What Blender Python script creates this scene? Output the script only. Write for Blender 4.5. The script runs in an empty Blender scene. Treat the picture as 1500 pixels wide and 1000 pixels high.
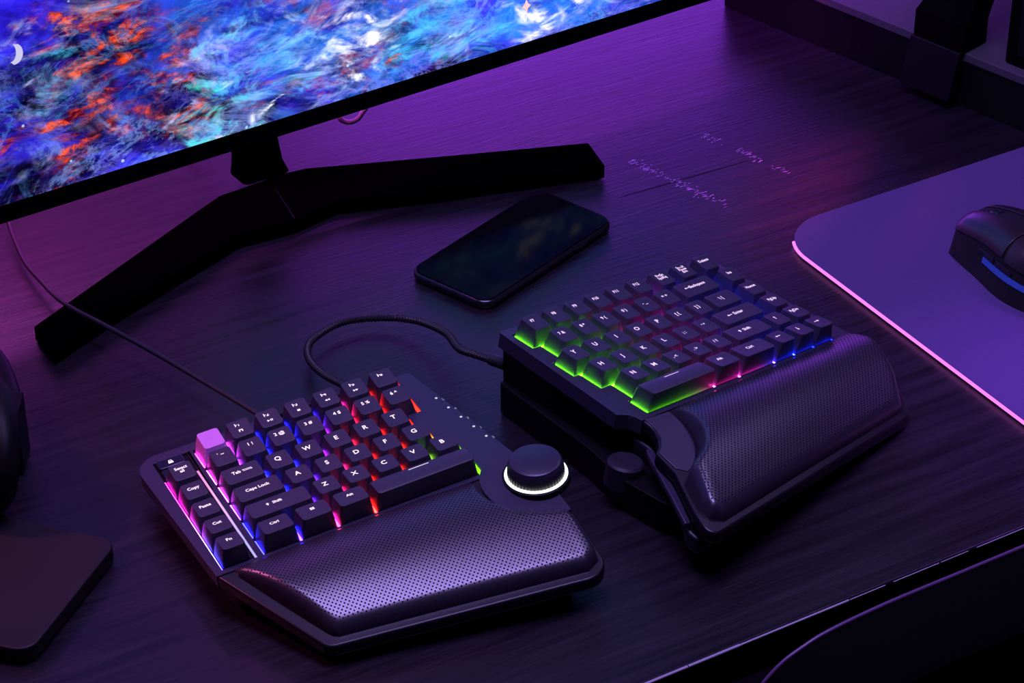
import bpy, math, random
from mathutils import Vector, Matrix, geometry
random.seed(7)
MM = 0.001
R = math.radians
U = 19.05
scene = bpy.context.scene
col = scene.collection

# ------------------------------------------------------------------ helpers
def mesh_from(name, verts, faces):
    me = bpy.data.meshes.new(name)
    me.from_pydata([(v[0]*MM, v[1]*MM, v[2]*MM) for v in verts], [], faces)
    me.validate(); me.update()
    return me

def fix_normals(me):
    import bmesh
    b = bmesh.new(); b.from_mesh(me)
    bmesh.ops.recalc_face_normals(b, faces=b.faces)
    b.to_mesh(me); b.free()

def link(name, me, mat=None, parent=None, mw=None, smooth=None, bevel=None, seg=3):
    """me: mesh; mw: local matrix (mm already converted)"""
    o = bpy.data.objects.new(name, me)
    col.objects.link(o)
    if mat is not None and len(me.materials) == 0:
        me.materials.append(mat)
    if parent is not None:
        o.parent = parent
    if mw is not None:
        o.matrix_local = mw
    if bevel:
        m = o.modifiers.new('bevel', 'BEVEL'); m.width = bevel*MM; m.segments = seg
        m.limit_method = 'ANGLE'; m.angle_limit = R(32); m.harden_normals = False
    if smooth is not None:
        for p in me.polygons: p.use_smooth = True
        try: me.set_sharp_from_angle(angle=R(smooth))
        except Exception: pass
    return o

def obj(name, verts, faces, mat, parent=None, mw=None, smooth=None, bevel=None, seg=3):
    me = mesh_from(name, verts, faces); fix_normals(me)
    return link(name, me, mat, parent, mw, smooth, bevel, seg)

def empty(name, loc, rz=0):
    o = bpy.data.objects.new(name, None); col.objects.link(o)
    o.empty_display_size = 0.02
    o.location = Vector(loc)*MM; o.rotation_euler = (0, 0, rz)
    return o

def tag(o, label=None, cat=None, group=None, kind=None):
    if label: o['label'] = label
    if cat: o['category'] = cat
    if group: o['group'] = group
    if kind: o['kind'] = kind
    return o

def T(x, y, z): return Matrix.Translation(Vector((x, y, z))*MM)

def round_poly(pts, n=6):
    """pts: (x,y[,r]) -> rounded polygon"""
    out = []; N = len(pts)
    for i in range(N):
        p = Vector(pts[i][:2]); r = pts[i][2] if len(pts[i]) > 2 else 0
        if r <= 0: out.append(tuple(p)); continue
        a = Vector(pts[i-1][:2]) - p; b = Vector(pts[(i+1) % N][:2]) - p
        la, lb = a.length, b.length; a.normalize(); b.normalize()
        ang = a.angle(b); d = min(r/math.tan(ang/2), la*.48, lb*.48); rr = d*math.tan(ang/2)
        c = p + (a+b).normalized()*(rr/math.sin(ang/2))
        s = p + a*d - c; e = p + b*d - c
        a0 = math.atan2(s.y, s.x); a1 = math.atan2(e.y, e.x)
        while a1-a0 > math.pi: a1 -= 2*math.pi
        while a1-a0 < -math.pi: a1 += 2*math.pi
        for k in range(n+1):
            t = a0+(a1-a0)*k/n
            out.append((c.x+rr*math.cos(t), c.y+rr*math.sin(t)))
    return out

def prism(poly, top, bot, holes=(), botpoly=None):
    """poly list of xy; top/bot callables or numbers"""
    ft = top if callable(top) else (lambda x, y: top)
    fb = bot if callable(bot) else (lambda x, y: bot)
    loops = [poly]+list(holes)
    tris = geometry.tessellate_polygon([[Vector((x, y, 0)) for x, y in l] for l in loops])
    flat = [p for l in loops for p in l]; n = len(flat)
    bflat = flat if botpoly is None else botpoly
    verts = [(x, y, ft(x, y)) for x, y in flat]+[(x, y, fb(x, y)) for x, y in bflat]
    faces = []
    if len(loops) == 1:
        faces.append(tuple(range(n))); faces.append(tuple(range(2*n-1, n-1, -1)))
    else:
        for t in tris:
            faces.append(tuple(t)); faces.append(tuple(n+i for i in reversed(t)))
    o = 0
    for l in loops:
        m = len(l)
        for i in range(m):
            a, b = o+i, o+(i+1) % m
            faces.append((a, b, n+b, n+a))
        o += m
    return verts, faces

def box(x0, x1, y0, y1, z0, z1):
    return prism([(x0, y0), (x1, y0), (x1, y1), (x0, y1)], z1, z0)

def tube(path, r, n=10, closed=False, twist_amp=0, twist_n=0):
    """path list of xyz; coil texture by radius modulation"""
    P = [Vector(p) for p in path]; verts = []; faces = []
    N = len(P); up = Vector((0, 0, 1))
    for i, p in enumerate(P):
        if closed: t = P[(i+1) % N]-P[i-1]
        else: t = P[min(i+1, N-1)]-P[max(i-1, 0)]
        t.normalize()
        a = t.cross(up)
        if a.length < 1e-3: a = t.cross(Vector((1, 0, 0)))
        a.normalize(); b = t.cross(a).normalized()
        rr = (r(i/(N-1)) if callable(r) else r)
        if twist_amp: rr += twist_amp*(1 if i % 2 else -1)
        for k in range(n):
            an = 2*math.pi*k/n
            verts.append(p+a*math.cos(an)*rr+b*math.sin(an)*rr)
    M = N if closed else N-1
    for i in range(M):
        for k in range(n):
            j = (i+1) % N
            faces.append((i*n+k, i*n+(k+1) % n, j*n+(k+1) % n, j*n+k))
    if not closed:
        faces.append(tuple(range(n))); faces.append(tuple((N-1)*n+k for k in range(n)))
    return verts, faces

def catmull(pts, per=8, closed=False):
    P = [Vector(p) for p in pts]; out = []; N = len(P)
    rng = range(N if closed else N-1)
    for i in rng:
        if closed: p0, p1, p2, p3 = P[i-1], P[i], P[(i+1) % N], P[(i+2) % N]
        else: p0, p1, p2, p3 = P[max(i-1, 0)], P[i], P[i+1], P[min(i+2, N-1)]
        for k in range(per):
            t = k/per
            out.append(0.5*((2*p1)+(-p0+p2)*t+(2*p0-5*p1+4*p2-p3)*t*t+(-p0+3*p1-3*p2+p3)*t**3))
    if not closed: out.append(P[-1])
    return out

def resample(pts, step):
    P = [Vector(p) for p in pts]; out = [P[0].copy()]; acc = 0
    for a, b in zip(P, P[1:]):
        L = (b-a).length
        if L < 1e-6: continue
        d = step-acc
        while d <= L:
            out.append(a+(b-a)*(d/L)); d += step
        acc = L-(d-step)
    if (out[-1]-P[-1]).length > step*.3: out.append(P[-1])
    return out

def lathe(prof, n=48, cx=0, cy=0, cap=True):
    verts = []; faces = []
    for r, z in prof:
        for k in range(n):
            a = 2*math.pi*k/n; verts.append((cx+r*math.cos(a), cy+r*math.sin(a), z))
    for i in range(len(prof)-1):
        for k in range(n):
            faces.append((i*n+k, i*n+(k+1) % n, (i+1)*n+(k+1) % n, (i+1)*n+k))
    if cap:
        faces.append(tuple(range(n))); faces.append(tuple((len(prof)-1)*n+k for k in range(n)))
    return verts, faces

# ------------------------------------------------------------------ materials
def new_mat(name):
    m = bpy.data.materials.new(name); m.use_nodes = True
    nt = m.node_tree; nt.nodes.clear()
    out = nt.nodes.new('ShaderNodeOutputMaterial')
    return m, nt, out

def noise_bump(nt, bsdf, scale, strength, dist=0.0002, stretch=(1, 1, 1), detail=4):
    tc = nt.nodes.new('ShaderNodeTexCoord'); mp = nt.nodes.new('ShaderNodeMapping')
    mp.inputs['Scale'].default_value = stretch
    no = nt.nodes.new('ShaderNodeTexNoise'); no.inputs['Scale'].default_value = scale
    no.inputs['Detail'].default_value = detail
    bu = nt.nodes.new('ShaderNodeBump'); bu.inputs['Strength'].default_value = strength
    bu.inputs['Distance'].default_value = dist
    nt.links.new(tc.outputs['Object'], mp.inputs['Vector']); nt.links.new(mp.outputs['Vector'], no.inputs['Vector'])
    nt.links.new(no.outputs['Fac'], bu.inputs['Height']); nt.links.new(bu.outputs['Normal'], bsdf.inputs['Normal'])
    return no

def plastic(name, c, rough=.45, spec=.5, bump=0, metal=0, scale=900, coat=0):
    m, nt, out = new_mat(name)
    b = nt.nodes.new('ShaderNodeBsdfPrincipled')
    b.inputs['Base Color'].default_value = (*c, 1); b.inputs['Roughness'].default_value = rough
    b.inputs['Specular IOR Level'].default_value = spec; b.inputs['Metallic'].default_value = metal
    b.inputs['Coat Weight'].default_value = coat
    nt.links.new(b.outputs[0], out.inputs[0])
    # a little procedural roughness variation
    no = noise_bump(nt, b, scale, max(bump, .02))
    mr = nt.nodes.new('ShaderNodeMapRange'); mr.inputs['To Min'].default_value = rough*.92; mr.inputs['To Max'].default_value = min(1, rough*1.08)
    nt.links.new(no.outputs['Fac'], mr.inputs['Value']); nt.links.new(mr.outputs[0], b.inputs['Roughness'])
    return m

def emit(name, c, s):
    m, nt, out = new_mat(name)
    e = nt.nodes.new('ShaderNodeEmission'); e.inputs[0].default_value = (*c, 1); e.inputs[1].default_value = s
    nt.links.new(e.outputs[0], out.inputs[0]); return m

def emit_attr(name, s):
    m, nt, out = new_mat(name)
    a = nt.nodes.new('ShaderNodeAttribute'); a.attribute_name = 'glow'
    e = nt.nodes.new('ShaderNodeEmission'); e.inputs[1].default_value = s
    nt.links.new(a.outputs['Color'], e.inputs[0]); nt.links.new(e.outputs[0], out.inputs[0]); return m

M_case = plastic('case_black', (.016, .014, .024), .42, .5, .12, scale=2500)
M_plate = plastic('plate_black', (.026, .022, .046), .40, .5, .12, scale=2500)
M_tray = plastic('tray_black', (.006, .005, .009), .35, .4, .08, scale=2500)
M_lower = plastic('lower_black', (.003, .003, .004), .5, .15, .1)
M_key = plastic('keycap_black', (.030, .026, .046), .45, .45, .12, scale=3000)
M_esc = plastic('keycap_lilac', (.62, .24, .66), .45, .5, .1, scale=3000)
M_knob = plastic('knob_black', (.02, .018, .035), .38, .5, .05)
M_phone_g = plastic('phone_glass', (.002, .002, .003), .08, .03, 0)
M_phone_b = plastic('phone_frame', (.05, .05, .06), .25, .6, 0, metal=.8)
M_mon = plastic('monitor_black', (.0008, .0008, .001), .5, .06, .05)
M_stand = plastic('stand_black', (.0006, .0005, .0007), .9, 0.0, .1)
M_cable = plastic('cable_black', (.012, .011, .014), .55, .4, .1)
M_cable_p = plastic('cable_pale', (.55, .5, .55), .5, .4, .05)
M_slab = plastic('slab_black', (.006, .0042, .0055), .55, .3, .1)
M_gloss = plastic('gloss_black', (.01, .01, .02), .2, .5, 0)
M_chair = plastic('chair_fabric', (.0015, .0015, .002), .9, .02, .3)
M_pipe = plastic('piping_rim_light', (.10, .04, .13), .4, .5, .05)
M_grey = plastic('shelf_grey', (.06, .05, .07), .6, .3, .05)
M_mouse_s = plastic('mouse_satin', (.016, .011, .016), .3, .6, 0)
M_mouse_m = plastic('mouse_side', (.01, .01, .012), .55, .3, .2)
M_wall = plastic('wall_paint', (.07, .06, .08), .9, .2, .1, scale=60)
M_wallb = plastic('back_wall_paint', (.30, .27, .33), .9, .2, .1, scale=60)
M_floor = plastic('floor_dark', (.03, .025, .03), .6, .3, .1, scale=20)
M_leg_l = emit('legend_pink_white', (1.0, .78, 1.0), 1.4)
M_leg_r = emit('legend_lilac_white', (.88, .62, 1.0), 1.3)
M_white = emit('ring_white', (.93, 1.0, .90), 2.2)
M_mark = emit('scale_dim', (.7, .6, 1.0), .38)
M_dot = emit('scale_white', (.85, .85, 1.0), .8)
M_key_glow = emit_attr('key_backlight', 42.0)
M_padglow = emit('pad_glow', (1.0, .22, .98), 1.25)
M_mouse_glow = emit('mouse_glow', (.03, .05, .62), .5)
M_led = emit('led_dot', (.55, .12, 1.0), 30)

# dark stained wood of the desk
def wood():
    m, nt, out = new_mat('dark_wood'); N = nt.nodes; L = nt.links
    tc = N.new('ShaderNodeTexCoord')
    mp = N.new('ShaderNodeMapping'); mp.inputs['Scale'].default_value = (3, 60, 3)
    L.new(tc.outputs['Object'], mp.inputs['Vector'])
    n1 = N.new('ShaderNodeTexNoise'); n1.inputs['Scale'].default_value = 2.2; n1.inputs['Detail'].default_value = 8; n1.inputs['Roughness'].default_value = .62; n1.inputs['Distortion'].default_value = .3
    L.new(mp.outputs[0], n1.inputs['Vector'])
    mp2 = N.new('ShaderNodeMapping'); mp2.inputs['Scale'].default_value = (25, 300, 10)
    L.new(tc.outputs['Object'], mp2.inputs['Vector'])
    n2 = N.new('ShaderNodeTexNoise'); n2.inputs['Scale'].default_value = 1.6; n2.inputs['Detail'].default_value = 4
    L.new(mp2.outputs[0], n2.inputs['Vector'])
    cr = N.new('ShaderNodeValToRGB')
    cr.color_ramp.elements[0].position = .3; cr.color_ramp.elements[0].color = (.0045, .0033, .006, 1)
    cr.color_ramp.elements[1].position = .75; cr.color_ramp.elements[1].color = (.013, .009, .0155, 1)
    L.new(n1.outputs['Fac'], cr.inputs[0])
    b = N.new('ShaderNodeBsdfPrincipled'); b.inputs['Specular IOR Level'].default_value = .42
    L.new(cr.outputs[0], b.inputs['Base Color'])
    mr = N.new('ShaderNodeMapRange'); mr.inputs['From Min'].default_value = .3; mr.inputs['From Max'].default_value = .7
    mr.inputs['To Min'].default_value = .27; mr.inputs['To Max'].default_value = .42
    L.new(n1.outputs['Fac'], mr.inputs['Value']); L.new(mr.outputs[0], b.inputs['Roughness'])
    ad = N.new('ShaderNodeMath'); ad.operation = 'ADD'; L.new(n1.outputs['Fac'], ad.inputs[0]); L.new(n2.outputs['Fac'], ad.inputs[1])
    bu = N.new('ShaderNodeBump'); bu.inputs['Strength'].default_value = .35; bu.inputs['Distance'].default_value = .0006
    L.new(ad.outputs[0], bu.inputs['Height']); L.new(bu.outputs[0], b.inputs['Normal'])
    L.new(b.outputs[0], out.inputs[0]); return m
M_wood = wood()

# perforated leatherette
def leather():
    m, nt, out = new_mat('perforated_leatherette'); N = nt.nodes; L = nt.links
    tc = N.new('ShaderNodeTexCoord')
    sp = N.new('ShaderNodeSeparateXYZ'); L.new(tc.outputs['Object'], sp.inputs[0])
    def math_(op, a, b=None):
        n = N.new('ShaderNodeMath'); n.operation = op
        for i, v in enumerate((a, b)):
            if v is None: continue
            if isinstance(v, (int, float)): n.inputs[i].default_value = v
            else: L.new(v, n.inputs[i])
        return n.outputs[0]
    s = 2*math.pi/(3.0*MM)
    sx = math_('COSINE', math_('MULTIPLY', sp.outputs['X'], s)); sy = math_('COSINE', math_('MULTIPLY', sp.outputs['Y'], s*1.0))
    pr0 = math_('MULTIPLY', sx, sy)           # staggered grid of peaks
    nz = N.new('ShaderNodeSeparateXYZ'); L.new(tc.outputs['Normal'], nz.inputs[0])
    mk = N.new('ShaderNodeMapRange'); mk.inputs['From Min'].default_value = .70; mk.inputs['From Max'].default_value = .82
    L.new(nz.outputs['Z'], mk.inputs['Value'])
    pr = math_('MULTIPLY', pr0, mk.outputs[0])
    hole = N.new('ShaderNodeMapRange'); hole.inputs['From Min'].default_value = .48; hole.inputs['From Max'].default_value = .66
    L.new(pr, hole.inputs['Value'])
    mix = N.new('ShaderNodeMix'); mix.data_type = 'RGBA'
    mix.inputs[6].default_value = (.020, .016, .028, 1); mix.inputs[7].default_value = (.001, .001, .0015, 1)
    L.new(hole.outputs[0], mix.inputs[0])
    b = N.new('ShaderNodeBsdfPrincipled'); L.new(mix.outputs[2], b.inputs['Base Color'])
    ro = N.new('ShaderNodeMapRange'); ro.inputs['To Min'].default_value = .34; ro.inputs['To Max'].default_value = 1.0
    L.new(hole.outputs[0], ro.inputs['Value']); L.new(ro.outputs[0], b.inputs['Roughness'])
    sl = N.new('ShaderNodeMapRange'); sl.inputs['To Min'].default_value = 1.0; sl.inputs['To Max'].default_value = 0.0
    L.new(hole.outputs[0], sl.inputs['Value']); L.new(sl.outputs[0], b.inputs['Specular IOR Level'])
    no = N.new('ShaderNodeTexNoise'); no.inputs['Scale'].default_value = 900; L.new(tc.outputs['Object'], no.inputs['Vector'])
    h = math_('SUBTRACT', math_('MULTIPLY', no.outputs['Fac'], .12), hole.outputs[0])
    bu = N.new('ShaderNodeBump'); bu.inputs['Strength'].default_value = .5; bu.inputs['Distance'].default_value = .0004
    L.new(h, bu.inputs['Height']); L.new(bu.outputs[0], b.inputs['Normal'])
    L.new(b.outputs[0], out.inputs[0]); return m
M_leather = leather()

def cloth():
    m, nt, out = new_mat('pad_cloth'); N = nt.nodes; L = nt.links
    tc = N.new('ShaderNodeTexCoord')
    w = N.new('ShaderNodeTexWave'); w.inputs['Scale'].default_value = 450; w.inputs['Distortion'].default_value = 1.5; w.bands_direction = 'X'
    w2 = N.new('ShaderNodeTexWave'); w2.inputs['Scale'].default_value = 300; w2.inputs['Distortion'].default_value = 1.5; w2.bands_direction = 'Y'
    for q in (w, w2): L.new(tc.outputs['Object'], q.inputs['Vector'])
    a = N.new('ShaderNodeMath'); a.operation = 'MULTIPLY'; L.new(w.outputs['Fac'], a.inputs[0]); L.new(w2.outputs['Fac'], a.inputs[1])
    cr = N.new('ShaderNodeValToRGB'); cr.color_ramp.elements[0].color = (.06, .025, .13, 1); cr.color_ramp.elements[1].color = (.125, .050, .26, 1)
    L.new(a.outputs[0], cr.inputs[0])
    b = N.new('ShaderNodeBsdfPrincipled'); b.inputs['Roughness'].default_value = .75; b.inputs['Specular IOR Level'].default_value = .3
    b.inputs['Sheen Weight'].default_value = .3
    L.new(cr.outputs[0], b.inputs['Base Color'])
    bu = N.new('ShaderNodeBump'); bu.inputs['Strength'].default_value = .4; bu.inputs['Distance'].default_value = .0003
    L.new(a.outputs[0], bu.inputs['Height']); L.new(bu.outputs[0], b.inputs['Normal'])
    L.new(b.outputs[0], out.inputs[0]); return m
M_cloth = cloth()

def nebula(blobs):
    m, nt, out = new_mat('nebula_wallpaper'); N = nt.nodes; L = nt.links
    tc = N.new('ShaderNodeTexCoord')
    mp = N.new('ShaderNodeMapping'); mp.inputs['Rotation'].default_value = (0, 0, R(-22)); mp.inputs['Scale'].default_value = (1, 1.9, 1)
    L.new(tc.outputs['Object'], mp.inputs['Vector'])
    V = mp.outputs[0]
    def noise(scale, detail=6, rough=.6, dist=0, off=(0, 0, 0), typ=None):
        mm = N.new('ShaderNodeMapping'); mm.inputs['Location'].default_value = off; L.new(V, mm.inputs['Vector'])
        n = N.new('ShaderNodeTexNoise'); n.inputs['Scale'].default_value = scale; n.inputs['Detail'].default_value = detail
        n.inputs['Roughness'].default_value = rough; n.inputs['Distortion'].default_value = dist
        L.new(mm.outputs[0], n.inputs['Vector']); return n
    def mth(op, a, b=None, clamp=False):
        n = N.new('ShaderNodeMath'); n.operation = op; n.use_clamp = clamp
        for i, v in enumerate((a, b)):
            if v is None: continue
            if isinstance(v, (int, float)): n.inputs[i].default_value = v
            else: L.new(v, n.inputs[i])
        return n.outputs[0]
    def rng(v, a, b, c=0, d=1, smooth=True):
        n = N.new('ShaderNodeMapRange'); n.interpolation_type = 'SMOOTHSTEP' if smooth else 'LINEAR'
        n.inputs['From Min'].default_value = a; n.inputs['From Max'].default_value = b
        n.inputs['To Min'].default_value = c; n.inputs['To Max'].default_value = d
        L.new(v, n.inputs['Value']); return n.outputs[0]
    def mix(f, a, b, blend='MIX'):
        n = N.new('ShaderNodeMix'); n.data_type = 'RGBA'; n.blend_type = blend
        if isinstance(f, (int, float)): n.inputs[0].default_value = f
        else: L.new(f, n.inputs[0])
        for i, v in ((6, a), (7, b)):
            if isinstance(v, tuple): n.inputs[i].default_value = (*v, 1)
            else: L.new(v, n.inputs[i])
        return n.outputs[2]
    sx = N.new('ShaderNodeSeparateXYZ'); L.new(tc.outputs['Object'], sx.inputs[0]); X = sx.outputs['X']
    right = rng(X, -.16, .14)
    base_n = noise(9, 9, .66, .9)
    c = mix(rng(base_n.outputs['Fac'], .36, .62), (.010, .004, .10), (.085, .055, .78))
    mid = noise(14, 7, .6, 1.6, (3, 1, 0))
    c = mix(mth('MULTIPLY', rng(mid.outputs['Fac'], .50, .70), .6), c, (.17, .12, .90))
    # cyan-blue broad clouds, stronger to the right
    cy = noise(7, 7, .62, 1.3, (7, 2, 0))
    f = mth('MULTIPLY', rng(cy.outputs['Fac'], .40, .66), rng(X, -.22, .12, .15, .9), True)
    c = mix(f, c, (.07, .34, .95))
    # dark rifts
    dk = noise(8, 6, .65, 1.2, (1, 9, 0))
    c = mix(mth('MULTIPLY', rng(dk.outputs['Fac'], .52, .66), rng(X, -.05, .16, .85, .3)), c, (.012, .008, .06))
    # orange clouds, mostly left
    og = noise(11, 7, .66, 1.0, (4, 5, 0))
    f = mth('MULTIPLY', rng(og.outputs['Fac'], .545, .65), rng(X, -.02, .22, .45, .15))
    fine = noise(60, 5, .7, 1.0, (2, 2, 0))
    oc = mix(rng(fine.outputs['Fac'], .4, .66), (.16, .012, .06), (.95, .16, .02))
    c = mix(f, c, oc)
    og2 = noise(24, 7, .66, 1.0, (6, 1, 0)); og3 = noise(5, 3, .5, .4, (2, 6, 0))
    f = mth('MULTIPLY', mth('MULTIPLY', rng(og2.outputs['Fac'], .52, .62), rng(og3.outputs['Fac'], .46, .56)), rng(X, -.06, .22, .5, .15))
    c = mix(f, c, oc)
    def warp(vec, scale, amt, off):
        n = noise(scale, 7, .62, .6, off); cm = N.new('ShaderNodeVectorMath'); cm.operation = 'SUBTRACT'; L.new(n.outputs['Color'], cm.inputs[0]); cm.inputs[1].default_value = (.5, .5, .5)
        sc = N.new('ShaderNodeVectorMath'); sc.operation = 'SCALE'; L.new(cm.outputs[0], sc.inputs[0]); sc.inputs['Scale'].default_value = amt
        ad = N.new('ShaderNodeVectorMath'); ad.operation = 'ADD'; L.new(vec, ad.inputs[0]); L.new(sc.outputs[0], ad.inputs[1]); return ad.outputs[0]
    WP = warp(tc.outputs['Object'], 16, .16, (2, 4, 0))
    def blob(px, py, rad, noise_out, lo, hi, amt, sx_=1.0):
        d = N.new('ShaderNodeVectorMath'); d.operation = 'SUBTRACT'; L.new(WP, d.inputs[0]); d.inputs[1].default_value = (px, py, 0)
        sc = N.new('ShaderNodeVectorMath'); sc.operation = 'MULTIPLY'; L.new(d.outputs[0], sc.inputs[0]); sc.inputs[1].default_value = (1/sx_, 1, 0)
        ln = N.new('ShaderNodeVectorMath'); ln.operation = 'LENGTH'; L.new(sc.outputs[0], ln.inputs[0])
        m_ = rng(ln.outputs['Value'], rad*1.35, 0)
        return mth('MULTIPLY', mth('MULTIPLY', m_, rng(noise_out, lo, hi)), amt, True)
    detail_n = noise(26, 9, .68, 1.2, (3, 3, 0)).outputs['Fac']; detail2 = noise(16, 9, .66, 1.6, (1, 7, 0)).outputs['Fac']
    for kind, x_, y_, r_, sx_ in blobs:
        if kind == 'dark': c = mix(blob(x_, y_, r_, detail2, .25, .5, 1.0, sx_), c, (.010, .006, .035))
        if kind == 'orange': c = mix(blob(x_, y_, r_, detail_n, .42, .62, 1.7, sx_), c, oc)
        if kind == 'cyan': c = mix(blob(x_, y_, r_, detail_n, .44, .70, 1.1, sx_), c, (.16, .66, .95))
        if kind == 'teal': c = mix(blob(x_, y_, r_, detail_n, .46, .62, 1.6, sx_), c, (.12, .75, .70))
        if kind == 'pale': c = mix(blob(x_, y_, r_, detail_n, .46, .74, 1.2, sx_), c, (.60, .68, 1.0))
        if kind == 'white': c = mix(blob(x_, y_, r_, detail2, .34, .60, 1.5, sx_), c, (1.0, .97, 1.0))
    # wispy filaments: ridged noise
    for sc, off, w, colr, amt in ((10, (0, 3, 0), .055, (.42, .62, 1.0), .55), (17, (5, 0, 0), .05, (.22, .62, 1.0), .42), (34, (8, 4, 0), .07, (.4, .35, 1.0), .45)):
        n = noise(sc, 9, .68, 1.1, off)
        ridge = mth('ABSOLUTE', mth('SUBTRACT', n.outputs['Fac'], .5))
        rf = mth('POWER', rng(ridge, 0, w, 1, 0, False), 1.6)
        mask = noise(8, 3, .5, .5, (off[1]+1, off[0]+6, 0))
        f = mth('MULTIPLY', mth('MULTIPLY', rf, rng(mask.outputs['Fac'], .42, .62)), rng(X, -.25, .2, amt*.75, amt*1.1), True)
        c = mix(f, c, colr)
    hl = noise(8.5, 8, .6, 1.5, (9, 9, 0))
    f = mth('MULTIPLY', rng(hl.outputs['Fac'], .54, .72), rng(X, -.22, .14, .35, 1.0), True)
    c = mix(f, c, (.85, .85, 1.0))
    st = N.new('ShaderNodeTexVoronoi'); st.inputs['Scale'].default_value = 45; L.new(tc.outputs['Object'], st.inputs['Vector'])
    f = rng(st.outputs['Distance'], .035, .07, 1, 0)
    c = mix(mth('MULTIPLY', f, .8), c, (.6, .75, 1.0))
    gm = N.new('ShaderNodeGamma'); gm.inputs[1].default_value = 1.5; L.new(c, gm.inputs[0])
    e = N.new('ShaderNodeEmission'); L.new(gm.outputs[0], e.inputs[0]); e.inputs[1].default_value = 1.35
    L.new(e.outputs[0], out.inputs[0]); return m

# ------------------------------------------------------------------ camera (mm fit)
F_PX = 3823.65; PITCH = 33.529; ROLL = -.190; CAMH = 955.6
cam = bpy.data.cameras.new('camera'); camo = bpy.data.objects.new('camera', cam); col.objects.link(camo)
cam.sensor_width = 36; cam.lens = F_PX/1500*36; cam.clip_start = .05; cam.clip_end = 50
rotM = Matrix.Rotation(R(90-PITCH), 4, 'X') @ Matrix.Rotation(R(ROLL), 4, 'Z')
camo.matrix_world = T(0, 0, CAMH) @ rotM
scene.camera = camo

ANG = R(31)
EX = Vector((math.cos(ANG), math.sin(ANG), 0)); EY = Vector((-math.sin(ANG), math.cos(ANG), 0))
def D(ex, ey, z=0): return EX*ex+EY*ey+Vector((0, 0, z))

# ------------------------------------------------------------------ room
def room():
    zf = -740
    x0, x1, y0, y1 = -1600, 2300, -600, 1800
    def w(name, ax, bx, ay, by, az, bz, mat):
        v, f = box(ax, bx, ay, by, az, bz)
        tag(obj(name, v, f, mat, None, Matrix.Rotation(ANG, 4, 'Z')), kind='structure')
    w('floor', x0, x1, y0, y1, zf-50, zf, M_floor)
    w('ceiling', x0, x1, y0, y1, 1760, 1800, M_wall)
    w('wall_back', x0, x1, y1, y1+60, zf, 1760, M_wallb)
    w('wall_right', x1, x1+60, y0, y1, zf, 1760, M_wall)
    w('wall_left', x0-60, x0, y0, y1, zf, 1760, M_wall)
    w('wall_front', x0, x1, y0-60, y0, zf, 1760, M_wall)
room()

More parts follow.
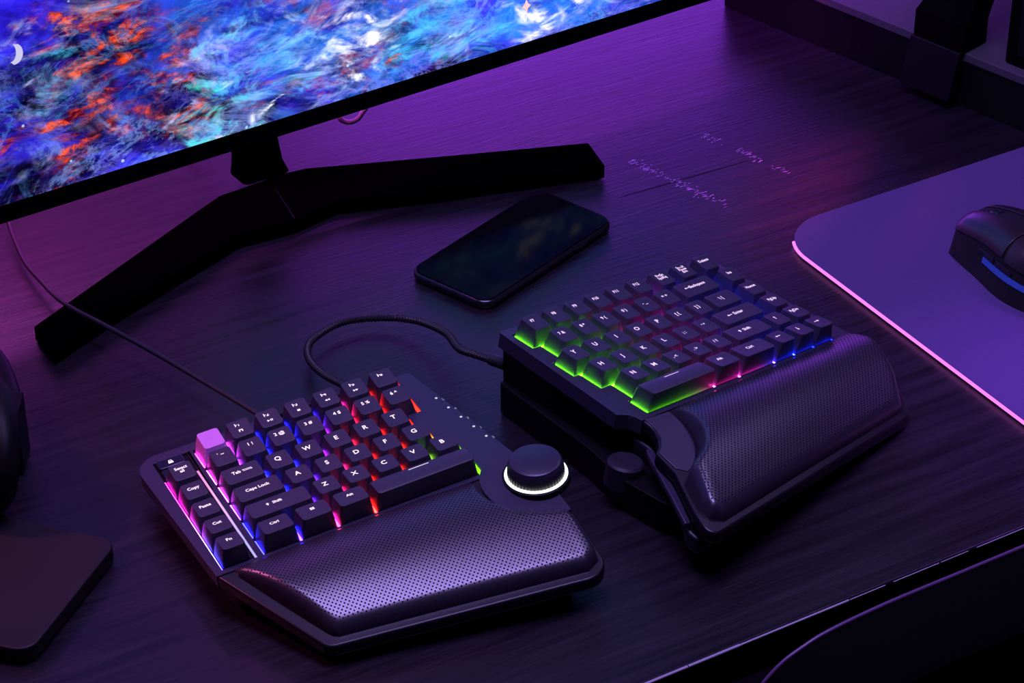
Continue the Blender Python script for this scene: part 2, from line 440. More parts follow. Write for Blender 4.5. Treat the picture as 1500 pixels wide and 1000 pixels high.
# ------------------------------------------------------------------ desk
def desk():
    root = empty('desk', D(700, 1320, -740), ANG)
    tag(root, 'dark stained wooden desk, highlight painted on its worn front edge, under both keyboard halves', 'desk')
    cx, cy = 700, 1320
    X0, X1, Y0, Y1 = -300, 1480, 905, 1730
    v, f = box(X0-cx, X1-cx, Y0-cy, Y1-cy, 740-28, 740)
    obj('desk_top', v, f, M_wood, root, smooth=30, bevel=1.6)
    for lx in (X0+60, X1-110):
        for ly in (Y0+50, Y1-90):
            v, f = box(lx-cx, lx+50-cx, ly-cy, ly+50-cy, 0, 712)
            obj('leg', v, f, M_lower, root)
    # crack between two boards
    a = D(0, 0); pA = Vector((77, 1629.5, 0)); pB = Vector((175, 1683.5, 0))
    la = Vector((pA@EX-cx, pA@EY-cy)); lb = Vector((pB@EX-cx, pB@EY-cy))
    pts = []
    n = 12
    for k in range(n+1):
        t = k/n; w = 1.5*math.sin(math.pi*min(1, max(0.02, t)))**.6
        pts.append((la.x+(lb.x-la.x)*t, la.y+(lb.y-la.y)*t-w*.5+random.uniform(-.15, .15)))
    for k in range(n, -1, -1):
        t = k/n; w = 1.5*math.sin(math.pi*min(1, max(0.02, t)))**.6
        pts.append((la.x+(lb.x-la.x)*t, la.y+(lb.y-la.y)*t+w*.5))
    v, f = prism(pts, 740.12, 739.5)
    obj('crack', v, f, M_lower, root)
    # pale lip on the worn edge, highlight put into its colour, broken towards right
    M_edge_highlight = plastic('worn_edge_highlight', (.42, .36, .46), .45, .5, .1)
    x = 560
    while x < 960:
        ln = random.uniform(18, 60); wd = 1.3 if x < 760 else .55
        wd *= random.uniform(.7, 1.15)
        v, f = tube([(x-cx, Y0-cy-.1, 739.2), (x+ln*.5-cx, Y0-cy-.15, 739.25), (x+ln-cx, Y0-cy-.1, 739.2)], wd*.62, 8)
        obj('worn_edge_highlight', v, f, M_edge_highlight, root, smooth=60)
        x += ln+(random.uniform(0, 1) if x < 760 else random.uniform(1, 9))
    # chipped varnish flecks in two rows beside the crack, violet glint painted in
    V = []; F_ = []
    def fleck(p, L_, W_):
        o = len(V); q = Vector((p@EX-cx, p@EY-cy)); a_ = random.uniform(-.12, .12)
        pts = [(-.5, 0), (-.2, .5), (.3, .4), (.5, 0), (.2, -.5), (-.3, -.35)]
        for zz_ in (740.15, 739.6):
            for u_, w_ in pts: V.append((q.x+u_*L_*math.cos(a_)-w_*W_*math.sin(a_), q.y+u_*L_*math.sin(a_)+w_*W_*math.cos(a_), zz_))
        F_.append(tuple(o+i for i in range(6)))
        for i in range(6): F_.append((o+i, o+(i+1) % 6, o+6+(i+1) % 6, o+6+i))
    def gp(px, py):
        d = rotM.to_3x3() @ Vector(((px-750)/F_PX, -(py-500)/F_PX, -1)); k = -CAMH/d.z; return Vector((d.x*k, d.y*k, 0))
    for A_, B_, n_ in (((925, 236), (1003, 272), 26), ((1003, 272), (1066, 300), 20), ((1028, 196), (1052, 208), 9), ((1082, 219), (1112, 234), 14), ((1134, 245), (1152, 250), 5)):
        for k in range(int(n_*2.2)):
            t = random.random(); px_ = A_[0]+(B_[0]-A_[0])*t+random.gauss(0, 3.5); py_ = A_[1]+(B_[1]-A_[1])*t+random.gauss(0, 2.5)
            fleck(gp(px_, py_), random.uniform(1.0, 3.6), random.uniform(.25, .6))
    o = obj('varnish_chip_glints', V, F_, plastic('chipped_varnish_glint', (.8, .32, .95), .3, .8, .05), root); o['kind'] = 'stuff'
desk()

# ------------------------------------------------------------------ monitor
def monitor():
    a = R(33.9)
    # centre line of the neck
    nx, ny = -181, 1650
    root = empty('monitor', (nx, ny, 0), a)
    tag(root, 'wide black monitor with a nebula wallpaper on a V-shaped stand', 'monitor')
    Rz_ = Matrix.Rotation(-a, 3, 'Z')
    def lw(x, y): q = Rz_ @ Vector((x-nx, y-ny, 0)); return (q.x, q.y)
    # stand foot traced on the desk
    top = [(-316, 1444), (-299, 1414.5), (-266, 1462.8), (-190.4, 1560.7), (-153, 1580), (-124.7, 1606.3), (-53.5, 1622.3), (68.2, 1656),
           (57, 1690), (-54.6, 1669.9), (-149.6, 1653.5), (-168, 1644.6), (-198, 1622), (-208.6, 1614.6), (-223.5, 1591.7)]
    poly = [lw(*p) for p in top]
    v, f = prism(poly, 12, 1.2)
    obj('stand_foot', v, f, M_stand, root, bevel=1.0, seg=2)
    # thin seam ridge between the two arms
    p, q = lw(-170, 1625), lw(-153, 1582)
    d = Vector((q[0]-p[0], q[1]-p[1])).normalized(); n = Vector((-d.y, d.x))*.4
    v, f = prism([(p[0]-n.x, p[1]-n.y), (q[0]-n.x, q[1]-n.y), (q[0]+n.x, q[1]+n.y), (p[0]+n.x, p[1]+n.y)], 12.2, 11.5)
    obj('seam', v, f, M_mon, root)
    # neck, flared at the bottom, leaning to the back of the panel
    prof = [(12, 19, 13), (22, 16.5, 12), (40, 15, 11), (70, 14.5, 11), (260, 14.5, 11)]
    vs = []; fs = []
    for i, (z, hw, hd) in enumerate(prof):
        lp = round_poly([(-hw, -hd, 5), (hw, -hd, 5), (hw, hd, 5), (-hw, hd, 5)], 4)
        m = len(lp); vs += [(x-5+(hw-14.5)*.6, y, z) for x, y in lp]
        if i:
            for k in range(m): fs.append(((i-1)*m+k, (i-1)*m+(k+1) % m, i*m+(k+1) % m, i*m+k))
    fs.append(tuple(range(m))); fs.append(tuple((len(prof)-1)*m+k for k in range(m)))
    obj('neck', vs, fs, M_stand, root, smooth=40)
    v, f = box(-17, 17, -30, -9, 240, 300)
    obj('mount', v, f, M_stand, root, bevel=2)
    # panel
    zb = 70.0; H = 365; W = 410; yf = -56.0
    v, f = prism(round_poly([(-W, zb, 3), (W, zb, 3), (W, zb+H, 3), (-W, zb+H, 3)], 3), 0, 0)
    def panel(x0, x1, z0, z1, y0, y1, name, mat, bev=None, back=0):
        vv = [(x0, y0, z0), (x1, y0, z0), (x1, y0, z1), (x0, y0, z1), (x0+back, y1, z0+back), (x1-back, y1, z0+back), (x1-back, y1, z1-back), (x0+back, y1, z1-back)]
        ff = [(0, 1, 2, 3), (7, 6, 5, 4), (0, 4, 5, 1), (1, 5, 6, 2), (2, 6, 7, 3), (3, 7, 4, 0)]
        return obj(name, vv, ff, mat, root, bevel=bev)
    panel(-W, W, zb, zb+H, yf, yf+9, 'frame', M_mon, .8)
    panel(-W+60, W-60, zb+40, zb+H-30, yf+9, yf+28, 'rear_housing', M_mon, 4, 30)
    # screen surface: own object space with X right, Y up
    sx0, sx1, sz0, sz1 = -W+3, W-3, zb+14.0, zb+H-3
    vv = [(sx0, 0, 0), (sx1, 0, 0), (sx1, sz1-sz0, 0), (sx0, sz1-sz0, 0)]
    vv += [(x, y, -1) for x, y, z in vv]
    nrm0 = Vector((math.sin(a), -math.cos(a), 0)); pp0 = Vector((nx, ny, 0))+nrm0*(-(yf-.35))
    def scr(px, py):
        d = rotM.to_3x3() @ Vector(((px-750)/F_PX, -(py-500)/F_PX, -1)); o = Vector((0, 0, CAMH)); k = (pp0-o).dot(nrm0)/d.dot(nrm0)
        q = o+d*k; l = Rz_ @ Vector((q.x-nx, q.y-ny, 0)); return l.x*MM, (q.z-sz0)*MM
    blobs = []
    for kind, px, py, r_, sx_ in (('dark', 175, 75, 34, 1.6), ('dark', 25, 290, 30, 2.2), ('dark', 275, 150, 26, 1.8), ('dark', 150, 245, 22, 2.0), ('dark', 60, 120, 18, 1.5), ('dark', 640, 85, 18, 1.6), ('dark', 330, 165, 22, 1.8),
            ('orange', 145, 40, 30, 1.5), ('orange', 110, 12, 22, 1.8), ('orange', 268, 55, 17, 1.4), ('orange', 235, 62, 14, 1.0), ('orange', 130, 70, 18, 1.2), ('orange', 75, 180, 12, 1.7), ('orange', 15, 200, 13, 1.5), ('orange', 235, 135, 13, 1.5), ('orange', 165, 185, 15, 1.3), ('orange', 120, 170, 11, 1.5),
            ('orange', 348, 182, 11, 1.1), ('orange', 600, 105, 11, 1.2), ('orange', 118, 245, 14, 1.8), ('orange', 270, 140, 12, 1.5), ('orange', 200, 92, 12, 1.2),
            ('pale', 55, 55, 24, 1.2), ('pale', 320, 60, 28, 1.1), ('pale', 290, 85, 16, 1.0), ('pale', 245, 160, 12, .6), ('pale', 470, 15, 30, 2.0), ('cyan', 75, 120, 18, 1.2), ('cyan', 350, 40, 20, 1.5), ('cyan', 330, 110, 20, 1.8), ('teal', 320, 150, 17, 1.3), ('cyan', 590, 45, 34, 1.6), ('cyan', 700, 40, 40, 1.8),
            ('cyan', 430, 110, 22, 1.6), ('white', 535, 75, 17, 1.8), ('white', 800, 42, 17, 1.6), ('white', 520, 20, 12, 2.2), ('white', 350, 128, 9, 1.2), ('pale', 870, 20, 24, 1.6), ('pale', 500, 85, 26, 1.8), ('pale', 660, 70, 12, 1.5)):
        x_, y_ = scr(px, py); blobs.append((kind, x_, y_, r_*MM, sx_))
    M_screen = nebula(blobs)
    me = mesh_from('screen', vv, [(0, 1, 2, 3), (7, 6, 5, 4), (0, 4, 5, 1), (1, 5, 6, 2), (2, 6, 7, 3), (3, 7, 4, 0)])
    s = link('screen', me, M_screen, root, T(0, yf-.35, sz0) @ Matrix.Rotation(R(90), 4, 'X'))
    s['label'] = 'lit screen showing a blue and orange nebula'
    # crescent mark shown on the screen
    cp = []
    for k in range(13):
        t = R(-75+150*k/12); cp.append((9*math.cos(t), 9*math.sin(t)))
    for k in range(12, -1, -1):
        t = R(-75+150*k/12); cp.append((-3.5+8*math.cos(t)*1.0+1.5, 9.4*math.sin(t)*.97))
    def on_screen(px, py):
        d = rotM.to_3x3() @ Vector(((px-750)/F_PX, -(py-500)/F_PX, -1))
        nrm = Vector((math.sin(a), -math.cos(a), 0)); p0 = Vector((nx, ny, 0))+nrm*(-(yf-.35))
        o = Vector((0, 0, CAMH)); k = (p0-o).dot(nrm)/d.dot(nrm); q = o+d*k
        l = Rz_ @ Vector((q.x-nx, q.y-ny, 0)); return (l.x, q.z-sz0)
    c0 = on_screen(24, 78)
    cp = []
    for k in range(13):
        t = R(-95+150*k/12); cp.append((c0[0]+6.5*math.cos(t)-2, c0[1]+7.5*math.sin(t)))
    for k in range(12, -1, -1):
        t = R(-95+150*k/12); cp.append((c0[0]-3.4+4.2*math.cos(t)-1, c0[1]+1.6+6.6*math.sin(t)))
    V = [(x, y, .12) for x, y in cp]
    link('crescent', mesh_from('crescent', V, [tuple(range(len(V)))]), emit('crescent_white', (.62, .6, .9), 1.0), s)
    c1 = on_screen(771, 9); V = []
    for k in range(8):
        t = R(45*k); r_ = 3.6 if k % 2 == 0 else 1.8; V.append((c1[0]+r_*math.cos(t)*1.1, c1[1]+r_*math.sin(t)*1.6, .12))
    link('star', mesh_from('star', V, [tuple(range(8))]), emit('star_pink', (1.0, .55, .55), 1.2), s)
    return root
monitor()

# ------------------------------------------------------------------ phone
def phone():
    # corners of the top face: (-73,1531) start, direction of the long side
    a = PH_YAW
    root = empty('smartphone', (PH_X, PH_Y, 0), a)
    tag(root, 'black smartphone lying face up between the monitor stand and the keyboards', 'phone')
    L_, W_ = 143.6, 70.9
    o = round_poly([(0, -W_, 11), (L_, -W_, 11), (L_, 0, 11), (0, 0, 11)], 8)
    v, f = prism(o, 7.0, .4); obj('body', v, f, M_phone_b, root, smooth=40, bevel=2.6, seg=4)
    i = round_poly([(1.6, -W_+1.6, 9.6), (L_-1.6, -W_+1.6, 9.6), (L_-1.6, -1.6, 9.6), (1.6, -1.6, 9.6)], 8)
    v, f = prism(i, 7.7, 6.6); obj('screen_glass', v, f, M_phone_g, root, smooth=40, bevel=.4)
    v, f = box(98, 108, -W_-.5, -W_+1, 2.6, 4.6); obj('side_button', v, f, M_phone_b, root, bevel=.3)
    for y in (-28, -43):
        v, f = box(-.15, .6, y-3, y+3, 3, 4.6); obj('speaker_slot', v, f, M_lower, root)
PH_X, PH_Y, PH_YAW = -71.8, 1520.6, R(50.8)
phone()

# ------------------------------------------------------------------ keyboard building blocks
class Half:
    def __init__(s, name, O, yaw, tx, ty, label):
        s.E = empty(name, (O[0], O[1], 0), R(yaw))
        tag(s.E, label, 'keyboard')
        s.Tm = T(0, 0, O[2]) @ Matrix.Rotation(R(ty), 4, 'Y') @ Matrix.Rotation(R(tx), 4, 'X')
        s.O = O
    def toE(s, x, y, z):
        q = s.Tm @ (Vector((x, y, z))*MM); return q/MM

DZ = [1.0, 0.0, -1.1, -1.0, 0.0, 1.5]
TILT = [7, 5, 2, 0, -3, -6]
H0 = -10.5
TT = 7.2         # half top width of a 1u cap
def cap_top_z(x, y, hw, row, dish, tilt, convex):
    d = 0.55*(x/min(hw, 9))**2 if not convex else 0
    if not convex:
        xe = max(0, abs(x)-(hw-7)) if hw > 8 else abs(x)
        d = .55*(xe/7)**2
        return -0.45+d*.85 + y*math.tan(tilt)
    return .3-.9*(y/7)**2 + y*math.tan(tilt)

def keycap_mesh(w, row, convex=False, dep=1.0):
    bw, bd = w*U/2-.85, dep*U/2-.7
    tw, td = bw-1.95, bd-1.6
    yo = .5
    ztop = DZ[row]; tilt = R(TILT[row])
    zb = H0-.9
    def loop(hw, hd, r, oy):
        return [(x, y+oy) for x, y in round_poly([(-hw, -hd, r), (hw, -hd, r), (hw, hd, r), (-hw, hd, r)], 4)]
    verts = []; faces = []
    spec = [(0, 0, 0), (.35, .3, .5), (.8, .75, .93)]
    loops = []
    for (t, s_, zz) in ((0, 0, 0), (.5, .42, .5), (.93, .9, .92), (1.0, 1.0, 1.0)):
        hw = bw+(tw-bw)*s_; hd = bd+(td-bd)*s_; r = .8+1.3*t
        cut = 1.3*(1-s_) if row == 5 else 0
        loops.append((loop(hw, hd-cut, r, yo*t+cut), zz, None))
    n = len(loops[0][0])
    for lp, zz, _ in loops:
        for x, y in lp:
            zt = ztop+cap_top_z(x, y-yo, tw, row, 1, tilt, convex)
            verts.append((x, y, zb+(zt-zb)*zz - (.25 if zz == 1.0 else 0)*0))
    for (ins) in (.5, 1.5, 3.5, 5.2):
        hw, hd = max(tw-ins, .3), max(td-ins, .3)
        for x, y in loop(hw, hd, max(.25, 2.1-ins*.35), yo):
            verts.append((x, y, ztop+cap_top_z(x, y-yo, tw, row, 1, tilt, convex)+.12))
    L_ = len(verts)//n
    for i in range(L_-1):
        for k in range(n):
            faces.append((i*n+k, i*n+(k+1) % n, (i+1)*n+(k+1) % n, (i+1)*n+k))
    faces.append(tuple((L_-1)*n+k for k in range(n)))
    faces.append(tuple(reversed(range(n))))
    me = mesh_from('keycap', verts, faces); fix_normals(me)
    for p in me.polygons: p.use_smooth = True
    me.set_sharp_from_angle(angle=R(48))
    return me, tw, td, yo, tilt, ztop

_text = {}
def text_mesh(s, size, extrude=.02, bold=True):
    """flat lettering, centred; returns verts(mm), faces"""
    key = (s, size)
    if key in _text: return _text[key]
    cu = bpy.data.curves.new('t', 'FONT'); cu.body = s; cu.size = size; cu.align_x = 'CENTER'; cu.align_y = 'CENTER'
    cu.resolution_u = 3; cu.offset = size*.022; cu.space_line = .85
    ob = bpy.data.objects.new('t', cu); col.objects.link(ob)
    me = bpy.data.meshes.new_from_object(ob)
    vs = [tuple(v.co) for v in me.vertices]; fs = [tuple(p.vertices) for p in me.polygons]
    bpy.data.objects.remove(ob); bpy.data.curves.remove(cu); bpy.data.meshes.remove(me)
    _text[key] = (vs, fs); return vs, fs

def icon(kind):
    """small media/OS pictograms, polygons in mm, centred"""
    P = []
    tri = lambda x, s: P.append([(x, 0), (x+s, 1.0), (x+s, -1.0)])
    rec = lambda a, b, c, d: P.append([(a, c), (b, c), (b, d), (a, d)])
    if kind == 'rew': tri(-2, 1.9); tri(0, 1.9)
    if kind == 'fwd': P.append([(2, 0), (.1, 1), (.1, -1)]); P.append([(0, 0), (-1.9, 1), (-1.9, -1)])
    if kind == 'stop': rec(-1.1, 1.1, -.9, .9)
    if kind == 'play': P.append([(0, 0), (-2, 1), (-2, -1)]); rec(.4, 1.0, -1, 1); rec(1.5, 2.1, -1, 1)
    if kind == 'note': rec(-1.5, -.7, -1.1, .9); rec(.7, 1.5, -1.1, .9); rec(-1.5, 1.5, .5, 1.2)
    if kind == 'win':
        for a, b in ((-1.3, -.1), (.1, 1.3)):
            for c, d in ((-1.2, -.1), (.1, 1.2)): rec(a, b, c, d)
    if kind == 'lock':
        rec(-1.6, 1.6, -1.4, .5); rec(-1.1, -.6, .5, 1.6); rec(.6, 1.1, .5, 1.6); rec(-1.1, 1.1, 1.4, 1.9)
    if kind == 'sun':
        P.append([(1.0*math.cos(R(t)), 1.0*math.sin(R(t))) for t in range(0, 360, 45)])
        for t in range(0, 360, 60):
            c, s = math.cos(R(t)), math.sin(R(t)); P.append([(1.4*c-.2*s, 1.4*s+.2*c), (1.4*c+.2*s, 1.4*s-.2*c), (2*c+.2*s, 2*s-.2*c), (2*c-.2*s, 2*s+.2*c)])
    if kind == 'bar': rec(-6.5, 6.5, -.28, .28)
    if kind == 'arrows': rec(-3, 3, .35, .75); rec(-3, 3, -.75, -.35); P.append([(-3.6, .55), (-2.6, 1.2), (-2.6, -.1)]); P.append([(3.6, -.55), (2.6, .1), (2.6, -1.2)])
    if kind == 'left': P.append([(-2, 0), (-.8, .9), (-.8, -.9)]); rec(-.9, 1.8, -.25, .25)
    if kind == 'right': P.append([(2, 0), (.8, .9), (.8, -.9)]); rec(-1.8, .9, -.25, .25)
    if kind == 'up': P.append([(0, 1.6), (.9, .5), (-.9, .5)]); rec(-.25, .25, -1.5, .6)
    if kind == 'down': P.append([(0, -1.6), (.9, -.5), (-.9, -.5)]); rec(-.25, .25, -.6, 1.5)
    if kind == 'shift': P.append([(0, 1.5), (1.3, .1), (.5, .1), (.5, -1.2), (-.5, -1.2), (-.5, .1), (-1.3, .1)])
    vs = []; fs = []
    for p in P:
        o = len(vs); vs += [(x, y, 0) for x, y in p]; fs.append(tuple(range(o, o+len(p))))
    return vs, fs

def legend(parts, tw, row, tilt, ztop, yo, convex=False, squash=1.0):
    """parts: list of (kind,text,size,x,y)"""
    V = []; F_ = []
    for kd, s, size, x, y in parts:
        vs, fs = text_mesh(s, size) if kd == 't' else icon(s)
        o = len(V); k = size if kd == 'i' else 1
        for a, b, c in vs:
            X = x+a*(k if kd == 'i' else 1); Y = y+b*(k if kd == 'i' else 1)
            V.append((X, Y+yo, ztop+cap_top_z(X, Y, tw, row, 1, tilt, convex)+.17))
        F_ += [tuple(o+i for i in f) for f in fs]
    return mesh_from('legend', V, F_)

_kc = {}
def add_key(half, cx, row, w, parts, mleg, mat=None, y=None, convex=False, label=None):
    key = (w, row, convex)
    if key not in _kc: _kc[key] = keycap_mesh(w, row, convex)
    me, tw, td, yo, tilt, ztop = _kc[key]
    if mat is not None and mat is not M_key: me = me.copy(); me.materials.clear(); me.materials.append(mat)
    yy = (row+.5) if y is None else y
    k = link('keycap', me, M_key, half.E, half.Tm @ T(cx*U, -yy*U, 0))
    if label: k['label'] = label
    if parts:
        lm = legend(parts, tw, row, tilt, ztop, yo, convex)
        lo = link('legend', lm, mleg, k)
    return k

def strips_mesh(items):
    """items: (x0,x1,y0,y1,z,colA,colB) quads in mm; colours at x0.. / y gradient"""
    V = []; F_ = []; C_ = []
    for (x0, x1, y0, y1, z, ca, cb) in items:
        o = len(V); V += [(x0, y0, z), (x1, y0, z), (x1, y1, z), (x0, y1, z)]; F_.append((o, o+1, o+2, o+3)); C_ += [ca, cb, cb, ca] if abs(x1-x0) > abs(y1-y0) else [cb, cb, ca, ca]
    me = mesh_from('backlight', V, F_)
    at = me.color_attributes.new('glow', 'FLOAT_COLOR', 'POINT')
    for i, c in enumerate(C_): at.data[i].color = (*c, 1)
    return me

def ramp(stops, t):
    if t <= stops[0][0]: return stops[0][1]
    for (a, ca), (b, cb) in zip(stops, stops[1:]):
        if t <= b:
            u = (t-a)/(b-a); return tuple(p+(q-p)*u for p, q in zip(ca, cb))
    return stops[-1][1]

# cushion built as a Coons patch over the palm tray
def cushion(rear, inner, front, outer, hfun, dome, name='palm_cushion', nu=120, nv=84):
    """rear: outer->inner, inner: rear->front, front: outer->inner, outer: rear->front (lists of xy)"""
    def sample(poly, t):
        P = [Vector(p) for p in poly]; L_ = [0]
        for a, b in zip(P, P[1:]): L_.append(L_[-1]+(b-a).length)
        s = t*L_[-1]
        for i in range(len(P)-1):
            if s <= L_[i+1] or i == len(P)-2:
                return P[i].lerp(P[i+1], (s-L_[i])/max(1e-9, L_[i+1]-L_[i]))
    def ease(t): return t+.0 if False else .5-.5*math.cos(math.pi*t)*(.78) - (.5-.5*.78) if False else t
    bnd = [Vector(p) for p in rear]+[Vector(p) for p in inner[1:]]+[Vector(p) for p in reversed(front[:-1])]+[Vector(p) for p in list(reversed(outer))[1:-1]]
    def dist(p):
        m = 1e9
        for a, b in zip(bnd, bnd[1:]+bnd[:1]):
            ab = b-a; t = max(0, min(1, (p-a).dot(ab)/max(1e-9, ab.length_squared))); m = min(m, (p-(a+ab*t)).length)
        return m
    def sp(n):   # denser near the ends
        out = []
        for i in range(n+1):
            t = i/n; out.append(t*.55+.45*(.5-.5*math.cos(math.pi*t)))
        return out
    us, vs_ = sp(nu), sp(nv)
    c00, c10 = sample(rear, 0), sample(rear, 1); c01, c11 = sample(front, 0), sample(front, 1)
    S_r = [sample(rear, u) for u in us]; S_f = [sample(front, u) for u in us]
    S_o = [sample(outer, v) for v in vs_]; S_i = [sample(inner, v) for v in vs_]
    V = []; F_ = []
    for j, v in enumerate(vs_):
        for i, u in enumerate(us):
            p = S_r[i]*(1-v)+S_f[i]*v+S_o[j]*(1-u)+S_i[j]*u-(c00*(1-u)*(1-v)+c10*u*(1-v)+c01*(1-u)*v+c11*u*v)
            V.append((p.x, p.y, hfun(p.x, p.y)+dome(p.x, p.y, dist(p), v)))
    n1 = nu+1
    Z = [p[2]-hfun(p[0], p[1]) for p in V]
    for _ in range(4):
        Z2 = Z[:]
        for j in range(1, nv):
            for i in range(1, nu):
                c = j*n1+i; Z2[c] = .4*Z[c]+.15*(Z[c-1]+Z[c+1]+Z[c-n1]+Z[c+n1])
        Z = Z2
    V = [(p[0], p[1], hfun(p[0], p[1])+z) for p, z in zip(V, Z)]
    for j in range(nv):
        for i in range(nu): F_.append((j*n1+i, j*n1+i+1, (j+1)*n1+i+1, (j+1)*n1+i))
    # skirt to close
    ring = [i for i in range(n1)]+[j*n1+nu for j in range(1, nv+1)]+[nv*n1+i for i in range(nu-1, -1, -1)]+[j*n1 for j in range(nv-1, 0, -1)]
    o = len(V)
    for k in ring: x, y, z = V[k]; V.append((x, y, hfun(x, y)-1.5))
    m = len(ring)
    for k in range(m): F_.append((ring[k], ring[(k+1) % m], o+(k+1) % m, o+k))
    F_.append(tuple(o+k for k in range(m)))
    return V, F_

Y0P = -116.0
def palm_h(x, y): return H0+(y-Y0P)*math.tan(R(9))

def arc(cx, cy, r, a0, a1, n=14):
    return [(cx+r*math.cos(R(a0+(a1-a0)*k/n)), cy+r*math.sin(R(a0+(a1-a0)*k/n))) for k in range(n+1)]

# ------------------------------------------------------------------ LEFT HALF
def left_half():
    h = Half('ergonomic_keyboard_half', (-193.95, 1281.27, 38.55), 26.8108, .65, -4.3531,
             'left half of the black split keyboard, with lilac escape key and white-lit knob')
    E, Tm = h.E, h.Tm
    g = 2.0
    well_main = [(0, 0), (7*U+g, 0), (7*U+g, -2*U), (6.5*U+g, -2*U), (6.5*U+g, -3*U), (6.75*U+g, -3*U), (6.75*U+g, -4*U),
                 (7.25*U+g, -4*U), (7.25*U+g, -5*U), (7.3*U+g+.2, -5*U), (7.3*U+g+.2, -6*U+2.0), (0, -6*U+2.0)]
    well_main = [(x-(.4 if x == 0 else 0), y) for x, y in well_main]
    mx0, mx1 = -1.36*U, -.28*U
    well_mac = [(mx0-.3, .2), (mx1+1.2, .2), (mx1+1.2, -6*U+2.0), (mx0-.3, -6*U+2.0)]
    plate = round_poly([(-37, 8.5, 15), (145, 2.2, 3), (163.5, -97), (167, Y0P), (-31, Y0P)], 8)
    v, f = prism(plate, H0, H0-9, [well_main, well_mac])
    obj('top_plate', v, f, M_plate, E, Tm, smooth=35, bevel=1.2)
    # floor of the wells
    fl = [(-27, -.5), (141.5, -.5), (141.5, -113), (-27, -113)]
    v, f = prism(fl, H0-1.2, H0-8.5); obj('switch_plate', v, f, M_lower, E, Tm)
    # palm tray
    tray = [(-31, Y0P)]+round_poly([(-31, Y0P), (4, -191.5, 9), (172, -215, 14), (173.5, -166), (173, -150), (170.5, -128), (167, Y0P)], 7)[1:-1]+[(167, Y0P)]
    v, f = prism(tray, palm_h, lambda x, y: palm_h(x, y)-8)
    obj('palm_tray', v, f, M_tray, E, Tm, smooth=35, bevel=1.5)
    # lower body down to the desk
    low = [(-26, 0), (136, -3), (155, -95), (158, -190), (150, -204), (14, -184), (-22, -114)]
    lp = round_poly([(x, y, 8) for x, y in low], 5)
    V = []; n = len(lp)
    for x, y in lp:
        z = (H0-4) if y > Y0P else palm_h(x, y)-4
        q = h.toE(x, y, z); V.append((q.x, q.y, q.z))
    for x, y in lp:
        q = h.toE(x, y, H0-20); V.append((q.x, q.y, .6))
    F_ = [tuple(range(n)), tuple(range(2*n-1, n-1, -1))]+[(i, (i+1) % n, n+(i+1) % n, n+i) for i in range(n)]
    obj('lower_body', V, F_, M_lower, E, None, smooth=40)
    # cushion
    cx, cy = 166.5, -131.0
    rear = [(-18, -115.5), (40, -114.8), (100, -115), (130.5, -117.5)]
    inn = [(130.5, -117.5)]+arc(cx, cy, 35.2, 166, 268, 16)+[(167.5, -166.8), (169.5, -169), (170, -175), (170, -196), (168.5, -203)]
    frt = [(9.5, -184.5), (13, -187), (60, -193.5), (110, -200.5), (160, -207.5), (168.5, -203)]
    out_ = [(-18, -115.5), (-20.5, -117), (-20, -122), (0, -165), (7, -180), (9.5, -184.5)]
    def dome(x, y, d, v):
        e = max(0, min(1, (-116-y)/(-116-(-186-(x-9)*.143)))); lift = 2.0+10.2*math.sin(math.pi*(e**.85)*.86)
        r = 6.0; u = min(1, d/r); edge = math.sqrt(max(0, 1-(1-u)**2))
        return .2+lift*edge+.6*math.sin(math.pi*max(0, min(1, (x+18)/190)))*u
    v, f = cushion(rear, inn, frt, out_, palm_h, dome)
    obj('palm_cushion', v, f, M_leather, E, Tm, smooth=60)
    # knob platform: gently raised disc ring, light ring and knob
    pl = []
    for x, y in arc(cx, cy, 33.6, 100, 285, 30): pl.append((x, y))
    v, f = prism([p for p in pl if p[0] < 172] + [(170.5, -140), (168.5, -118)], lambda x, y: H0+.5 if y > Y0P else palm_h(x, y)+.5+min(3.0, (Y0P-y)*.16), lambda x, y: palm_h(x, y)-3 if y < Y0P else H0-3)
    obj('knob_platform', v, f, M_plate, E, Tm, smooth=40)
    v, f = lathe([(14, H0+1.2), (18.6, H0+1.2), (18.9, H0+1.4), (18.9, H0+1.7), (18.6, H0+1.9), (14, H0+1.9)], 64, cx, cy, False)
    r_ = obj('knob_light_ring', v, f, M_white, E, Tm, smooth=40); r_['label'] = 'glowing white ring under the knob'
    v, f = lathe([(19.3, H0-4), (20.2, H0-3), (20.2, H0+1.2), (19.4, H0+1.6), (15, H0+1.6)], 64, cx, cy, True)
    obj('knob_base', v, f, M_lower, E, Tm, smooth=40)
    # knurled knob
    V = []; F_ = []; n = 144
    prof = [(16.9, H0+2.1), (17.0, H0+2.6), (16.4, H0+9.2), (16.0, H0+10), (15.2, H0+11.8), (14.0, H0+12.4), (0.01, H0+12.4)]
    for i, (r, z) in enumerate(prof):
        for k in range(n):
            a = 2*math.pi*k/n; rr = r+(.28 if (k % 3 == 0) else -.05)*(1 if i in (0, 1, 2) else 0)
            V.append((cx+rr*math.cos(a), cy+rr*math.sin(a), z))
    for i in range(len(prof)-1):
        for k in range(n): F_.append((i*n+k, i*n+(k+1) % n, (i+1)*n+(k+1) % n, (i+1)*n+k))
    F_.append(tuple(range(n)))
    obj('knob', V, F_, M_knob, E, Tm, smooth=35)
    # keys
    def L1(s, size=5.0, x=-.6, y=1.2): return [('t', s, size, x, y)]
    K = []
    K.append((.5, 0, 1, L1('esc', 3.2), M_esc, 'lilac escape keycap'))
    for i, ic in enumerate(('note', 'play', 'stop', 'rew', 'fwd', None)):
        p = [('t', 'F%d' % (i+1), 3.6, -.6, 3.2)]
        if ic: p.append(('i', ic, .85, -.2, -2.0))
        K.append((1.5+i, 0, 1, p, None, None))
